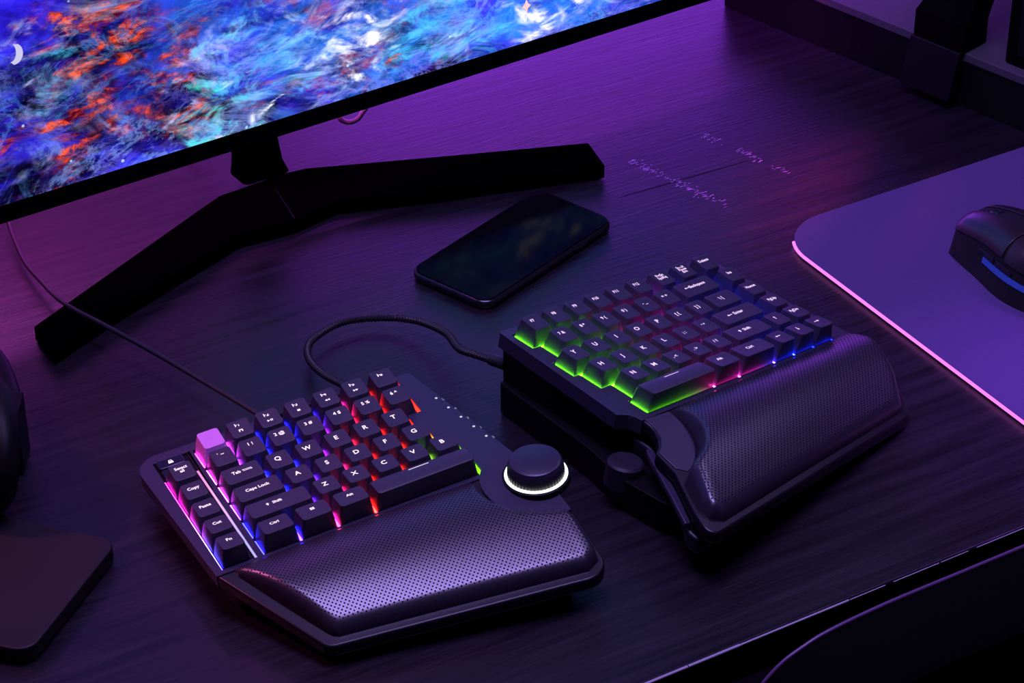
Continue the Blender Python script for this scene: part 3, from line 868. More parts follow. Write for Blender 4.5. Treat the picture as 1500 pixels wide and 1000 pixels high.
    for i, s in enumerate(('` ~', '1 !', '2 @', '3 #', '4 $', '5 %', '6 ^')):
        K.append((.5+i, 1, 1, L1(s, 3.7, -.4, 2.6), None, None))
    K.append((.75, 2, 1.5, [('t', 'Tab', 3.6, -3.2, 1.8), ('i', 'arrows', .9, 3.8, 1.8)], None, None))
    for i, s in enumerate('QWERT'): K.append((2+i, 2, 1, L1(s), None, None))
    K.append((.875, 3, 1.75, [('t', 'Caps Lock', 3.5, 0, 1.8)], None, None))
    for i, s in enumerate('ASDFG'): K.append((2.25+i, 3, 1, L1(s), None, None))
    K.append((1.125, 4, 2.25, [('i', 'shift', .9, -6.0, 1.8), ('t', 'Shift', 3.3, 0, 1.8)], None, None))
    for i, s in enumerate('ZXCVB'): K.append((2.75+i, 4, 1, L1(s), None, None))
    K.append((.625, 5, 1.25, L1('Ctrl', 3.5, 0, 2), None, None))
    K.append((1.875, 5, 1.25, [('i', 'win', 1.0, 0, 2)], None, None))
    K.append((3.125, 5, 1.25, L1('Alt', 3.5, 0, 2), None, None))
    for cx_, row, w, p, mt, lb in K:
        add_key(h, cx_, row, w, p, M_esc if mt else M_leg_l, mt, label=lb)
    add_key(h, 5.525, 5, 3.55, [('i', 'bar', 1, 0, 4.5)], M_leg_l, convex=True, label='wide bar keycap with a lit white line')
    mcx = -.86
    for i, (p) in enumerate(([('t', 'Select\nall', 3.3, 0, 1.6)], [('t', 'Copy', 3.4, 0, 1.8)], [('t', 'Paste', 3.4, 0, 1.8)], [('t', 'Cut', 3.5, 0, 1.8)], [('t', 'Fn', 3.8, 0, 1.8)])):
        add_key(h, mcx, i+1, 1, p, M_leg_l)
    # two half-height buttons on top of the macro column
    for yy, ic in ((.27, 'lock'), (.77, 'sun')):
        V, F_ = prism(round_poly([(-8.4, -4.1, 1), (8.4, -4.1, 1), (8.4, 4.1, 1), (-8.4, 4.1, 1)], 3), H0+1.6, H0-1.5)
        b = obj('flat_button', V, F_, M_gloss, E, Tm @ T(mcx*U, -yy*U, 0), smooth=40, bevel=.5)
        vs, fs = icon(ic); link('legend', mesh_from('legend', [(x*.95, y*.95, H0+1.66) for x, y, z in vs], fs), M_leg_l, b)
    # backlight seen in the gaps
    mg, pk, bl, pu, rd, og, gr = (.8, .010, .5), (.9, .014, .3), (.012, .012, 1.0), (.25, .012, .8), (1.0, .010, .008), (.8, .04, .004), (.10, .6, .004)
    st = [(0, mg), (1.2, (.7, .05, .8)), (2.0, bl), (4.1, bl), (4.7, pu), (5.1, pk), (5.7, rd), (7.4, rd), (7.7, og), (8.1, (.55, .65, .06)), (8.4, gr), (12, gr)]
    rows = [[0, 1, 2, 3, 4, 5, 6, 7], [0, 1, 2, 3, 4, 5, 6, 7], [0, 1.5, 2.5, 3.5, 4.5, 5.5, 6.5], [0, 1.75, 2.75, 3.75, 4.75, 5.75, 6.75],
            [0, 2.25, 3.25, 4.25, 5.25, 6.25, 7.25], [0, 1.25, 2.5, 3.75, 7.3]]
    items = []
    zz = H0-1.0
    for r_i, xs in enumerate(rows):
        for x in xs:
            def cl(y): return ramp(st, x+.5*(y+.0))
            w_ = 1.5 if x not in (xs[0], xs[-1]) else 1.0
            y0, y1 = -(r_i+(.96 if r_i < 5 else .88))*U, -(r_i+.12)*U
            s = .12 if x == xs[-1] else 1.0
            if x == xs[-1]: xa, xb = x*U-.3, x*U+1.95
            else: xa, xb = x*U-w_*.5, x*U+w_*.5
            items.append((xa, xb, y0, y1, zz, tuple(c*s for c in cl(r_i+.1-(1.2 if s < 1 else 0))), tuple(c*s for c in cl(r_i+.9-(.9 if s < 1 else 0)))))
    # macro column edges
    mst = [(1, mg), (2.5, mg), (3.6, (.55, .05, .9)), (4.6, (.12, .08, 1.0)), (6, bl)]
    for k in range(20):
        a, b = 1.0+k*.245, 1.245+k*.245
        items.append((mx0-.3, mx0+.35, -b*U, -a*U, zz, ramp(mst, a), ramp(mst, b)))
    me = strips_mesh(items); b = link('key_backlight', me, M_key_glow, E, Tm)
    b['label'] = 'coloured light in the gaps between the left keys'
    # glowing strip added as the lit well edge between macro column and main block
    items = []; sst = [(1, (.95, .25, .75)), (2.6, (.95, .45, .85)), (3.6, (.8, .45, .95)), (5, (.5, .45, 1.0)), (6, (.55, .45, 1.0))]
    for k in range(20):
        a, bb = 1.0+k*.245, 1.245+k*.245
        items.append((mx1-.2, mx1+1.2, -bb*U, -a*U, H0-.8, tuple(c*.026 for c in ramp(sst, a)), tuple(c*.026 for c in ramp(sst, bb))))
    b = link('lit_well_edge', strips_mesh(items), M_key_glow, E, Tm); b['label'] = 'lit well edge beside the shortcut keys, drawn as a pink to blue glow'
    # tenting scale printed on the inner margin: dots and small marks
    px = [(151.5, -36.0), (153.8, -49.3), (156.0, -62.5), (158.0, -75.5), (160.2, -88.5)]
    for i, (x, y) in enumerate(MARKS):
        vs, fs = lathe([(.85, H0+.05), (.85, H0+.08)], 14, x, y)
        m = obj('indicator_light', vs, fs, M_dot, E, Tm)
        vs, fs = text_mesh(('Fn', '1', '2', '3', 'M')[::-1][i] if False else ('L', '4', '3', '1', '5')[i], 3.0)
        link('indicator_mark', mesh_from('mark', [(x+3.2+a, y-3.2+b, H0+.06) for a, b, c in vs], fs), M_mark, E, Tm)
    return h
MARKS = [(148.65, -31.5), (151.0, -44.0), (153.4, -56.5), (155.9, -69.1), (158.2, -81.5)]
left_half()

# ------------------------------------------------------------------ RIGHT HALF
def right_half():
    h = Half('ergonomic_keyboard_half', (-6.4, 1357.8, 68.2), 43.897, 2.672, 8.873,
             'right half of the black split keyboard, tented higher, with green and blue backlight')
    E, Tm = h.E, h.Tm
    S = 1.0
    def xs(u): return u*U
    g = .3
    well = [(xs(.6)-g, .6), (xs(10.26)+g, .6), (xs(10.26)+g, -6*U+2.0), (xs(.95)-g, -6*U+2.0), (xs(.95)-g, -5*U), (xs(1.2)-g, -5*U), (xs(1.2)-g, -4*U),
            (xs(.75)-g, -4*U), (xs(.75)-g, -3*U), (xs(.5)-g, -3*U), (xs(.5)-g, -2*U), (xs(.94)-g, -2*U), (xs(.94)-g, -U), (xs(.6)-g, -U)]
    well = well[::-1]
    plate = round_poly([(6.5, 7.5, 3), (205, 10, 5), (207, -60), (212, Y0P), (8.6, Y0P), (8.0, -111.5), (6.0, -107.0), (-.6, -103), (-.2, -100)], 6)
    v, f = prism(plate, H0, H0-10, [well])
    obj('top_plate', v, f, M_plate, E, Tm, smooth=35, bevel=1.2)
    v, f = prism([(8.3, 1), (203, 1), (203, -113), (13, -113)], H0-1.2, H0-9); obj('switch_plate', v, f, M_lower, E, Tm)
    tray = [(8.6, Y0P), (9.2, -121), (8.2, -127), (5.0, -133), (0, -138.5), (-6, -142)]+round_poly([(-6, -142), (-8, -160), (-24, -192), (-31, -212, 7), (60, -203), (110, -197.5), (182, -190.5, 9), (197, -168, 8), (213, -134, 14), (212, Y0P)], 7)[1:]
    v, f = prism(tray, palm_h, lambda x, y: palm_h(x, y)-8)
    obj('palm_tray', v, f, M_tray, E, Tm, smooth=35, bevel=1.5)
    # main lower body (vertical wall down from the plate's inner edge)
    def lower(name, poly, ztop_h, z0, mat, drop=None, bev=None):
        V = []; n = len(poly)
        for x, y in poly:
            q = h.toE(x, y, ztop_h(x, y)); V.append((q.x, q.y, max(q.z, z0+1)))
        for x, y in poly:
            q = h.toE(x, y, ztop_h(x, y)); V.append((q.x, q.y, z0))
        F_ = [tuple(range(n)), tuple(range(2*n-1, n-1, -1))]+[(i, (i+1) % n, n+(i+1) % n, n+i) for i in range(n)]
        return obj(name, V, F_, mat, E, None, smooth=40, bevel=bev)
    lp = round_poly([(8, 5, 2), (196, 5, 6), (200, -110, 4), (10, -96, 4), (1.8, -94, 2)], 4)
    lower('lower_body', lp, lambda x, y: H0-5, 20, M_lower)
    # tenting base that stands on the desk: traced footprint
    def wl(px, py):   # world -> E local
        q = Matrix.Rotation(-R(43.897), 3, 'Z') @ Vector((px+6.4, py-1357.8, 0)); return (q.x, q.y)
    base = [wl(-8.5, 1361.5), wl(45.5, 1291), wl(67, 1256), wl(88, 1235), wl(112, 1224), wl(135, 1232), wl(236, 1339), wl(214, 1378), wl(118, 1470)]
    bp = round_poly([(*base[0], 3), (*base[1], 30), (*base[2], 30), (*base[3], 20), (*base[4], 12), (*base[5], 20), (*base[6], 12), (*base[7], 10), (*base[8], 10)], 6)
    n = len(bp)
    def tz(x, y):   # top of base, follows the tilt, 22 mm inside, thin outside
        return max(5.5, 23-.085*max(0, x-0))
    V = [(x, y, tz(x, y)) for x, y in bp]+[(x, y, .6) for x, y in bp]
    F_ = [tuple(range(n)), tuple(range(2*n-1, n-1, -1))]+[(i, (i+1) % n, n+(i+1) % n, n+i) for i in range(n)]
    obj('tenting_base', V, F_, M_lower, E, None, smooth=40, bevel=.8)
    # hinge hub inside the round recess
    v, f = lathe([(0.01, H0-24), (10, H0-24), (11.5, H0-25.5), (11.5, H0-40)], 48, -2, -118, True)
    obj('hinge_hub', v, f, M_case, E, Tm, smooth=40)
    # inner side shell under the palm tray with its lit bevel
    sh = round_poly([(9.5, -108, 4), (9.5, -126, 5), (5.5, -133, 5), (-11, -171, 12), (-24, -189, 6), (-24, -200, 6), (30, -195), (60, -150), (60, -108)], 6)
    lower('side_shell', sh, lambda x, y: H0-15+(min(0, y+120))*math.tan(R(9)), 14, M_case, bev=2.0)
    # dished finger recess between hole and cushion
    cx, cy = -13.0, -122.0
    dish = [(10.2, -116.3)]+[p for p in arc(cx, cy, 43.6, 6, -73, 18)]+[(-5.5, -158), (-4.6, -143), (1.2, -139.5), (6.4, -134), (9.5, -127.5), (10.4, -121)]
    v, f = prism(dish[::-1], lambda x, y: palm_h(x, y)+.7, lambda x, y: palm_h(x, y)-2); obj('finger_dish', v, f, M_plate, E, Tm, smooth=40, bevel=.5)
    trim = [(2, -128), (5.5, -131), (-11.5, -170), (-22, -189), (-26, -188), (-17, -169), (-2, -135)]
    v, f = prism(trim[::-1], lambda x, y: palm_h(x, y)-9.2, lambda x, y: palm_h(x, y)-13); obj('side_trim', v, f, M_plate, E, Tm, smooth=40, bevel=.8)
    # cushion
    rear = [(210, -113), (160, -114.5), (90, -115.5), (31.5, -118)]
    a0 = math.degrees(math.atan2(-118-cy, 31.5-cx))
    inn = [(31.5, -118)]+arc(cx, cy, 44.5, a0, -74, 16)+[(-3, -166), (-7.5, -169), (-18.5, -192), (-20, -199)]
    frt = [(181, -183), (178, -185.5), (110, -192.5), (60, -197.5), (-12, -205.5), (-20, -199)]
    out_ = [(210, -113), (212, -117), (210.5, -133), (194, -166), (181, -183)]
    def dome(x, y, d, v):
        e = max(0, min(1, (-116-y)/(-116-(-206.5+(x+12)*.11)))); lift = 2.0+12.5*math.sin(math.pi*(e**.85)*.88)
        r = 6.0; u = min(1, d/r); edge = math.sqrt(max(0, 1-(1-u)**2))
        return .2+lift*edge
    v, f = cushion(rear, inn, frt, out_, palm_h, dome)
    obj('palm_cushion', v, f, M_leather, E, Tm, smooth=60)
    def L1(s, size=5.0, x=-.6, y=1.2): return [('t', s, size, x, y)]
    K = []
    for i in range(6): K.append((1.1+i, 0, 1, L1('F%d' % (7+i), 3.4, -1, 2)))
    K.append((7.25, 0, 1, L1('PrtSc\nSysRq', 3.3, 0, 1.2))); K.append((8.35, 0, 1, L1('ScrLk\nPause\nBrk', 3.0, 0, 1.0)))
    K.append((9.5, 0, 1, L1('Delete', 3.4, 0, 2.2)))
    for i, s in enumerate(('7 &', '8 *', '9 (', '0 )', '- _', '= +')): K.append((1.44+i, 1, 1, L1(s, 3.7, -.6, 1.8)))
    K.append((7.94, 1, 2, [('i', 'left', 1.1, -7.5, 1.6), ('t', 'Backspace', 3.6, 2.0, 1.6)]))
    for i, s in enumerate(('Y', 'U', 'I', 'O', 'P', '[ {', '] }')): K.append((1+i, 2, 1, L1(s, 5.0 if len(s) == 1 else 4)))
    K.append((8.22, 2, 1.5, L1('\\ |', 4.2)))
    for i, s in enumerate(('H', 'J', 'K', 'L', '; :', "' \"")): K.append((1.25+i, 3, 1, L1(s, 5.0 if len(s) == 1 else 4)))
    K.append((7.86, 3, 2.2, [('i', 'left', 1.2, -6, 1.4), ('t', 'Enter', 4, 2, 1.4)]))
    for i, s in enumerate(('N', 'M', ', <', '. >', '/ ?')): K.append((1.7+i, 4, 1, L1(s, 5.0 if len(s) == 1 else 4)))
    K.append((7.22, 4, 2.04, [('i', 'shift', 1.0, -5.5, 1.6), ('t', 'Shift', 3.8, 1, 1.6)]))
    K.append((8.76, 4, 1, [('i', 'up', 1.1, -.5, 1.6)]))
    for i, s in enumerate(('Ins', 'Home', 'PgUp', 'PgDn')): K.append((9.76, i+1, 1, L1(s, 3.6, 0, 2)))
    K.append((4.82, 5, 1.25, L1('Alt', 3.8, -1, 1.8))); K.append((6.33, 5, 1.75, L1('Ctrl', 3.8, -1, 1.8)))
    for cx_, ic in ((7.74, 'left'), (8.76, 'down'), (9.76, 'right')): K.append((cx_, 5, 1, [('i', ic, 1.2, -.3, 1.8)]))
    for cx_, row, w, p in K: add_key(h, cx_, row, w, p, M_leg_r)
    add_key(h, 2.575, 5, 3.25, [('i', 'bar', 1, 0, 4.3)], M_leg_r, convex=True, label='wide bar keycap with a lit white line')
    # backlight lattice: vertical gaps and horizontal gaps
    gr, mg, bl = (.10, .8, .003), (.55, .005, .22), (.005, .012, .75)
    st = [(0, gr), (2.2, gr), (3.2, (.18, .55, .05)), (3.8, (.40, .06, .22)), (4.3, mg), (6.3, (.65, .02, .45)), (6.9, (.12, .03, .6)), (7.4, bl), (12, bl)]
    rows = [[.6]+[1.6+i for i in range(5)]+[6.68, 7.8, 8.92, 10.02], [.94]+[1.94+i for i in range(6)]+[8.98, 10.26],
            [.5+i for i in range(8)]+[9.0, 10.26], [.75+i for i in range(7)]+[9.0, 10.26], [1.2+i for i in range(6)]+[8.25, 9.26, 10.26],
            [.95, 4.2, 5.45, 7.22, 8.25, 9.26, 10.26]]
    items = []; zz = H0-1.0
    for r_i, xs_ in enumerate(rows):
        for x in xs_:
            c0 = ramp(st, x); k = 3.6 if x == xs_[0] else 2.6
            if x > 6: k = 2.4
            if x > 8.9: k = .35
            c0 = tuple(q*k for q in c0)
            items.append((x*U-.75, x*U+.75, -(r_i+(.97 if r_i < 5 else .89))*U, -(r_i+.03)*U, zz, c0, c0))
        # front gap of the row
        x = xs_[0]
        while x < xs_[-1]-.01:
            x2 = min(x+.5, xs_[-1]); k = 1.7 if r_i < 5 else .5
            if x > 6.5: k *= 1.1
            items.append((x*U, x2*U, -(r_i+1)*U-.65+(2.75 if r_i == 5 else 0), -(r_i+1)*U+.6+(2.1 if r_i == 5 else 0), zz, tuple(q*k for q in ramp(st, x)), tuple(q*k for q in ramp(st, x2))))
            x = x2
    b = link('key_backlight', strips_mesh(items), M_key_glow, E, Tm)
    b['label'] = 'green, magenta and blue light between the right keys'
    return h
right_half()

# ------------------------------------------------------------------ cables
def cable(name, pts, r, mat, label, cat, step=None, amp=0, per=14, ends=()):
    P = catmull(pts, per)
    if step: P = resample(P, step)
    root = None
    v, f = tube(P, r, 10, twist_amp=amp)
    o = obj(name, v, f, mat, None, smooth=(80 if not amp else 30))
    tag(o, label, cat)
    for (a, b, rr, nm) in ends:
        v, f = tube([a, (Vector(a)+Vector(b))/2, b], rr, 14); obj(nm, v, f, mat, o, smooth=40)
    return o
cable('coiled_cable', [(-92, 1345, 20), (-105, 1362, 19), (-122, 1381, 17), (-132, 1404, 14), (-131, 1428, 11), (-113, 1452, 9), (-86, 1459, 8), (-62.5, 1449, 12), (-43.5, 1424, 19), (-34, 1392, 28), (-22, 1378, 32), (-7, 1367, 33)],
      2.3, M_cable, 'short black coiled cable looping between the two keyboard halves', 'cable', step=1.15, amp=.38,
      ends=[((-13.5, 1372.5, 32.7), (-4.0, 1365.5, 33.3), 3.8, 'plug')])
cable('usb_cable', [(-362, 1625, 60), (-358, 1590, 20), (-339, 1537, 10), (-319, 1498, 13), (-297, 1463, 17), (-262, 1427, 21), (-219.5, 1391, 19), (-158, 1333, 18), (-146, 1316, 20)],
      1.6, M_cable, 'thin black cable running over the stand foot to the left keyboard half', 'cable')
cable('monitor_cable', [(-190, 1700, 175), (-150, 1700, 90), (-128, 1655, 62), (-119, 1650, 52), (-108, 1655, 55), (-104, 1668, 75), (-118, 1712, 175)],
      1.9, M_cable_p, 'pale cable loop hanging below the monitor edge', 'cable')
cable('power_cable', [(-225, 1745, 200), (-224, 1725, 100), (-228, 1705, 35), (-243, 1695, 3), (-268, 1705, 2), (-310, 1760, 2)],
      1.4, M_cable, 'thin black power cable behind the monitor neck', 'cable')

# ------------------------------------------------------------------ mouse pad with lit edge
def pad():
    cx, cy = 1250, 1080
    root = empty('mouse_pad', D(cx, cy, 0), ANG)
    tag(root, 'purple-lit cloth mouse pad with a glowing pink edge at the right', 'mouse pad')
    X0, X1, Y0, Y1, r = 969, 1440, 935, 1258, 42
    P = round_poly([(X0-cx, Y0-cy, r), (X1-cx, Y0-cy, r), (X1-cx, Y1-cy, r), (X0-cx, Y1-cy, r)], 12)
    v, f = prism(P, 4.0, .4); obj('cloth_top', v, f, M_cloth, root, smooth=40, bevel=.8)
    # glow tube from the far-left corner down the left side and round the near corner
    x, y = X0-cx, Y1-cy; pts = []
    for k in range(13):
        a = R(150+30*k/12); pts.append((x+r+(r+.8)*math.cos(a), y-r+(r+.8)*math.sin(a), 2.9))
    y2 = Y0-cy
    for k in range(1, 30): pts.append((x-.8, y-r+(y2+r-(y-r))*k/30, 2.9))
    for k in range(13):
        a = R(180+90*k/12); pts.append((x+r+(r+.8)*math.cos(a), y2+r+(r+.8)*math.sin(a), 2.9))
    pts.append((X1-cx-30, y2-.8, 2.9))
    v, f = tube(pts, 1.15, 12); o = obj('light_tube', v, f, M_padglow, root, smooth=60); o['label'] = 'glowing pink light tube'
pad()

# ------------------------------------------------------------------ gaming mouse
def mouse():
    root = empty('computer_mouse', (323, 1562, 4.0), R(31))
    tag(root, 'black computer mouse with a blue side light, cut off by the right edge', 'mouse')
    # local: +Y forward (nose), X right
    def sec(t):   # t 0 nose .. 1 tail -> halfwidths left/right, height
        wl = 25+5*math.sin(math.pi*min(1, t*1.3))+(-4 if t < .02 else 0)+6*math.sin(math.pi*max(0, (t-.25)/.75))**2
        wr = wl-1
        hh = 17+23*math.sin(math.pi*min(1, .10+t*.80))**.8
        if t > .8:
            k = math.sqrt(max(0, 1-((t-.8)/.2)**2)); wl = wl*(.35+.65*k); wr = wr*(.35+.65*k); hh = hh*(.25+.75*k)
        if t < .04: k = .9+.1*(t/.04); wl *= k; wr *= k; hh *= k
        return wl, wr, hh
    L_ = 122; n = 30; m = 28
    def ring(t, off=0):
        wl, wr, hh = sec(t); out = []
        for k in range(m+1):
            a = math.pi*k/m; c, s = math.cos(a), math.sin(a)
            ex = .72; X = math.copysign(abs(c)**ex, c); Z = abs(s)**.62
            w = wr if X > 0 else wl
            zz = (hh+off)*Z; pinch = 1-.10*math.sin(math.pi*min(1, Z*1.0))*(1 if abs(X) > .6 else 0)
            out.append((X*(w+off)*pinch, -t*L_, max(0.6, zz)))
        return out
    V = []; F_ = []
    for i in range(n+1): V += ring(i/n)
    q = m+1
    for i in range(n):
        for k in range(m): F_.append((i*q+k, i*q+k+1, (i+1)*q+k+1, (i+1)*q+k))
        F_.append((i*q+m, i*q, (i+1)*q, (i+1)*q+m))
    F_.append(tuple(range(q))); F_.append(tuple(n*q+k for k in range(q)))
    obj('body', V, F_, M_mouse_m, root, smooth=50)
    # top shell and the two buttons, a little proud of the body
    def patch(name, t0, t1, a0, a1, off, mat, nt=12, na=10, thick=1.2):
        def pt(t, a, off):
            wl, wr, hh = sec(t); c, s = math.cos(a), math.sin(a)
            X = math.copysign(abs(c)**.72, c); Z = abs(s)**.62
            w = wr if X > 0 else wl
            pinch = 1-.10*math.sin(math.pi*min(1, Z))*(1 if abs(X) > .6 else 0)
            return (X*(w+off)*pinch, -t*L_, (hh+off)*Z)
        V = []; F_ = []
        for o_ in (off, off-thick):
            for i in range(nt+1):
                for k in range(na+1): V.append(pt(t0+(t1-t0)*i/nt, a0+(a1-a0)*k/na, o_))
        q = na+1; Q = (nt+1)*q
        for i in range(nt):
            for k in range(na):
                F_.append((i*q+k, i*q+k+1, (i+1)*q+k+1, (i+1)*q+k)); F_.append((Q+i*q+k, Q+(i+1)*q+k, Q+(i+1)*q+k+1, Q+i*q+k+1))
        for i in range(nt):
            for k in (0, na): F_.append((i*q+k, (i+1)*q+k, Q+(i+1)*q+k, Q+i*q+k))
        for k in range(na):
            for i in (0, nt): F_.append((i*q+k, i*q+k+1, Q+i*q+k+1, Q+i*q+k))
        return obj(name, V, F_, mat, root, smooth=40, bevel=.4)
    patch('button', -.01, .50, R(97), R(150), 1.3, M_mouse_s)
    patch('button', -.01, .50, R(30), R(83), 1.3, M_mouse_s)
    patch('top_shell', .52, .96, R(28), R(152), 1.2, M_mouse_s)
    b = patch('side_light', .34, .80, R(164), R(170), .9, M_mouse_glow, 10, 3, .6); b['label'] = 'blue light strip on the side'
    patch('thumb_button', .30, .44, R(157), R(163), 1.6, M_gloss, 6, 3, 1.0)
    patch('thumb_button', .46, .60, R(157), R(163), 1.6, M_gloss, 6, 3, 1.0)
    v, f = lathe([(0.01, -3.4), (10.5, -3.4), (11.5, -2.4), (11.5, 2.4), (10.5, 3.4), (0.01, 3.4)], 32)
    v = [(z, y-24, x+24) for x, y, z in v]
    obj('scroll_wheel', v, f, M_gloss, root, smooth=40)
mouse()

# ------------------------------------------------------------------ flat slab, lower left
def slab():
    root = empty('hard_drive', (-300, 1180, 0), 0)
    tag(root, 'thin matte black slab with rounded corners at the lower left corner', 'external drive')
    P = round_poly([(-395+300, 1271-1180, 12), (-231.5+300, 1214-1180, 10), (-268.5+300, 1113.5-1180, 12), (-420+300, 1160-1180, 12)], 8)
    v, f = prism(P, 12, 2); obj('shell', v, f, M_slab, root, smooth=40, bevel=1.2)
    Pi = [(x*.955-1, y*.955) for x, y in P]
    v, f = prism(Pi, 3, .5); obj('foot', v, f, M_lower, root)
slab()

# ------------------------------------------------------------------ headphones at the left edge
def headphones():
    root = empty('headphones', (-331, 1272, 0), 0)
    tag(root, 'glossy black headphones half hidden by the left edge', 'headphones')
    # ear cup: stacked rounded ovals, axis tipped towards the left
    def cup(center, tilt):
        def oval(prof, name, mat, par):
            V = []; F_ = []; n = 48
            for rr, z in prof:
                for k in range(n):
                    a = 2*math.pi*k/n; V.append((rr*.82*math.cos(a), rr*math.sin(a), z))
            for i in range(len(prof)-1):
                for k in range(n): F_.append((i*n+k, i*n+(k+1) % n, (i+1)*n+(k+1) % n, (i+1)*n+k))
            F_.append(tuple(range(n))); F_.append(tuple((len(prof)-1)*n+k for k in range(n)))
            return obj(name, V, F_, mat, par, tilt, smooth=40)
        c = oval([(38, 0), (44, 2), (45, 6), (42, 14), (34, 20), (20, 24), (.1, 25)], 'ear_cup', M_gloss, root)
        oval([(26, -16), (40, -17), (46, -12), (47, -6), (44, -1), (26, -1)], 'ear_cushion', M_lower, root)
    cup(None, T(12.5, -3, 42) @ Matrix.Rotation(R(197), 4, 'Z') @ Matrix.Rotation(R(78), 4, 'Y') )
    cup(None, T(-130, -8, 42) @ Matrix.Rotation(R(12), 4, 'Z') @ Matrix.Rotation(R(80), 4, 'Y'))
    # yoke and headband lying back
    v, f = tube(catmull([(24, 40, 24), (20, 60, 30), (-5, 120, 26), (-55, 160, 18), (-110, 122, 26), (-135, 60, 30), (-138, 40, 24)], 8), 7, 12)
    obj('headband', v, f, M_lower, root, smooth=60)
    v, f = box(21, 31, 22, 48, 2, 46); obj('yoke', v, f, M_lower, root, bevel=1.5)
headphones()

# ------------------------------------------------------------------ chair in front of the desk
def chair():
    root = empty('office_chair', D(860, 700, -740), ANG)
    tag(root, 'black chair with a rounded backrest in front of the desk', 'chair')
    # backrest: vertical slab, local x along desk, z up
    x0 = 612-860; zt = 740+96
    sh = [(x0-10, 740-330), (x0-8, 740-60), (x0-2, 740+30), (x0+9, 740+68), (x0+24, 740+85), (x0+42, 740+92.5), (x0+60, 740+96), (x0+95, 740+98), (x0+140, 740+98), (x0+190, 740+98)]
    P = [(q.x, q.y) for q in catmull([(a, b, 0) for a, b in sh], 5)]
    P += [(2*(x0+190)-x, z) for x, z in reversed(P[:-1])]
    n = len(P); yb = [(94, 1.0, 0), (97, 1.0, 1), (88, .99, 3), (60, .985, 4)]
    V = []; F_ = []; mx = x0+190; mz = 740-120
    prof = [(99.7, 4), (101, 1.5), (98, 0), (60, 0), (50, 6)]
    for y, ins in prof:
        for x, z in P:
            d = Vector((mx-x, mz-z)); d.normalize(); V.append((x+d.x*ins, y, z+d.y*ins))
    for i in range(len(prof)-1):
        for k in range(n): F_.append((i*n+k, i*n+(k+1) % n, (i+1)*n+(k+1) % n, (i+1)*n+k))
    F_.append(tuple(range(n))); F_.append(tuple((len(prof)-1)*n+k for k in range(n)))
    obj('backrest', V, F_, M_chair, root, smooth=40)
    # piping along the rim, violet rim light put into its colour
    v, f = tube([(x, 99.2, z) for x, z in P], 1.1, 8); o = obj('piping', v, f, M_pipe, root, smooth=60); o['label'] = 'thin piping with violet rim light in its colour'
    v, f = prism(round_poly([(-230, -400, 60), (230, -400, 60), (240, 60, 40), (-240, 60, 40)], 6), 450, 370)
    obj('seat', v, f, M_chair, root, bevel=20)
    v, f = box(-40, 40, 20, 50, 300, 560); obj('back_support', v, f, M_lower, root, bevel=3)
    v, f = lathe([(30, 60), (30, 372)], 20, 0, -150); obj('gas_lift', v, f, M_lower, root, smooth=40)
    for k in range(5):
        a = 2*math.pi*k/5; c, s = math.cos(a), math.sin(a)
        v, f = tube([(0, -150, 90), (150*c, -150+150*s, 80), (300*c, -150+300*s, 62)], 18, 8); g = obj('base_arm', v, f, M_lower, root, smooth=50)
        v, f = lathe([(28, -14), (30, -10), (30, 10), (28, 14)], 24); v = [(300*c+z*-s+x*c, -150+300*s+z*c+x*s, y+30) for x, y, z in v]
        obj('caster', v, f, M_lower, g, smooth=40)
chair()

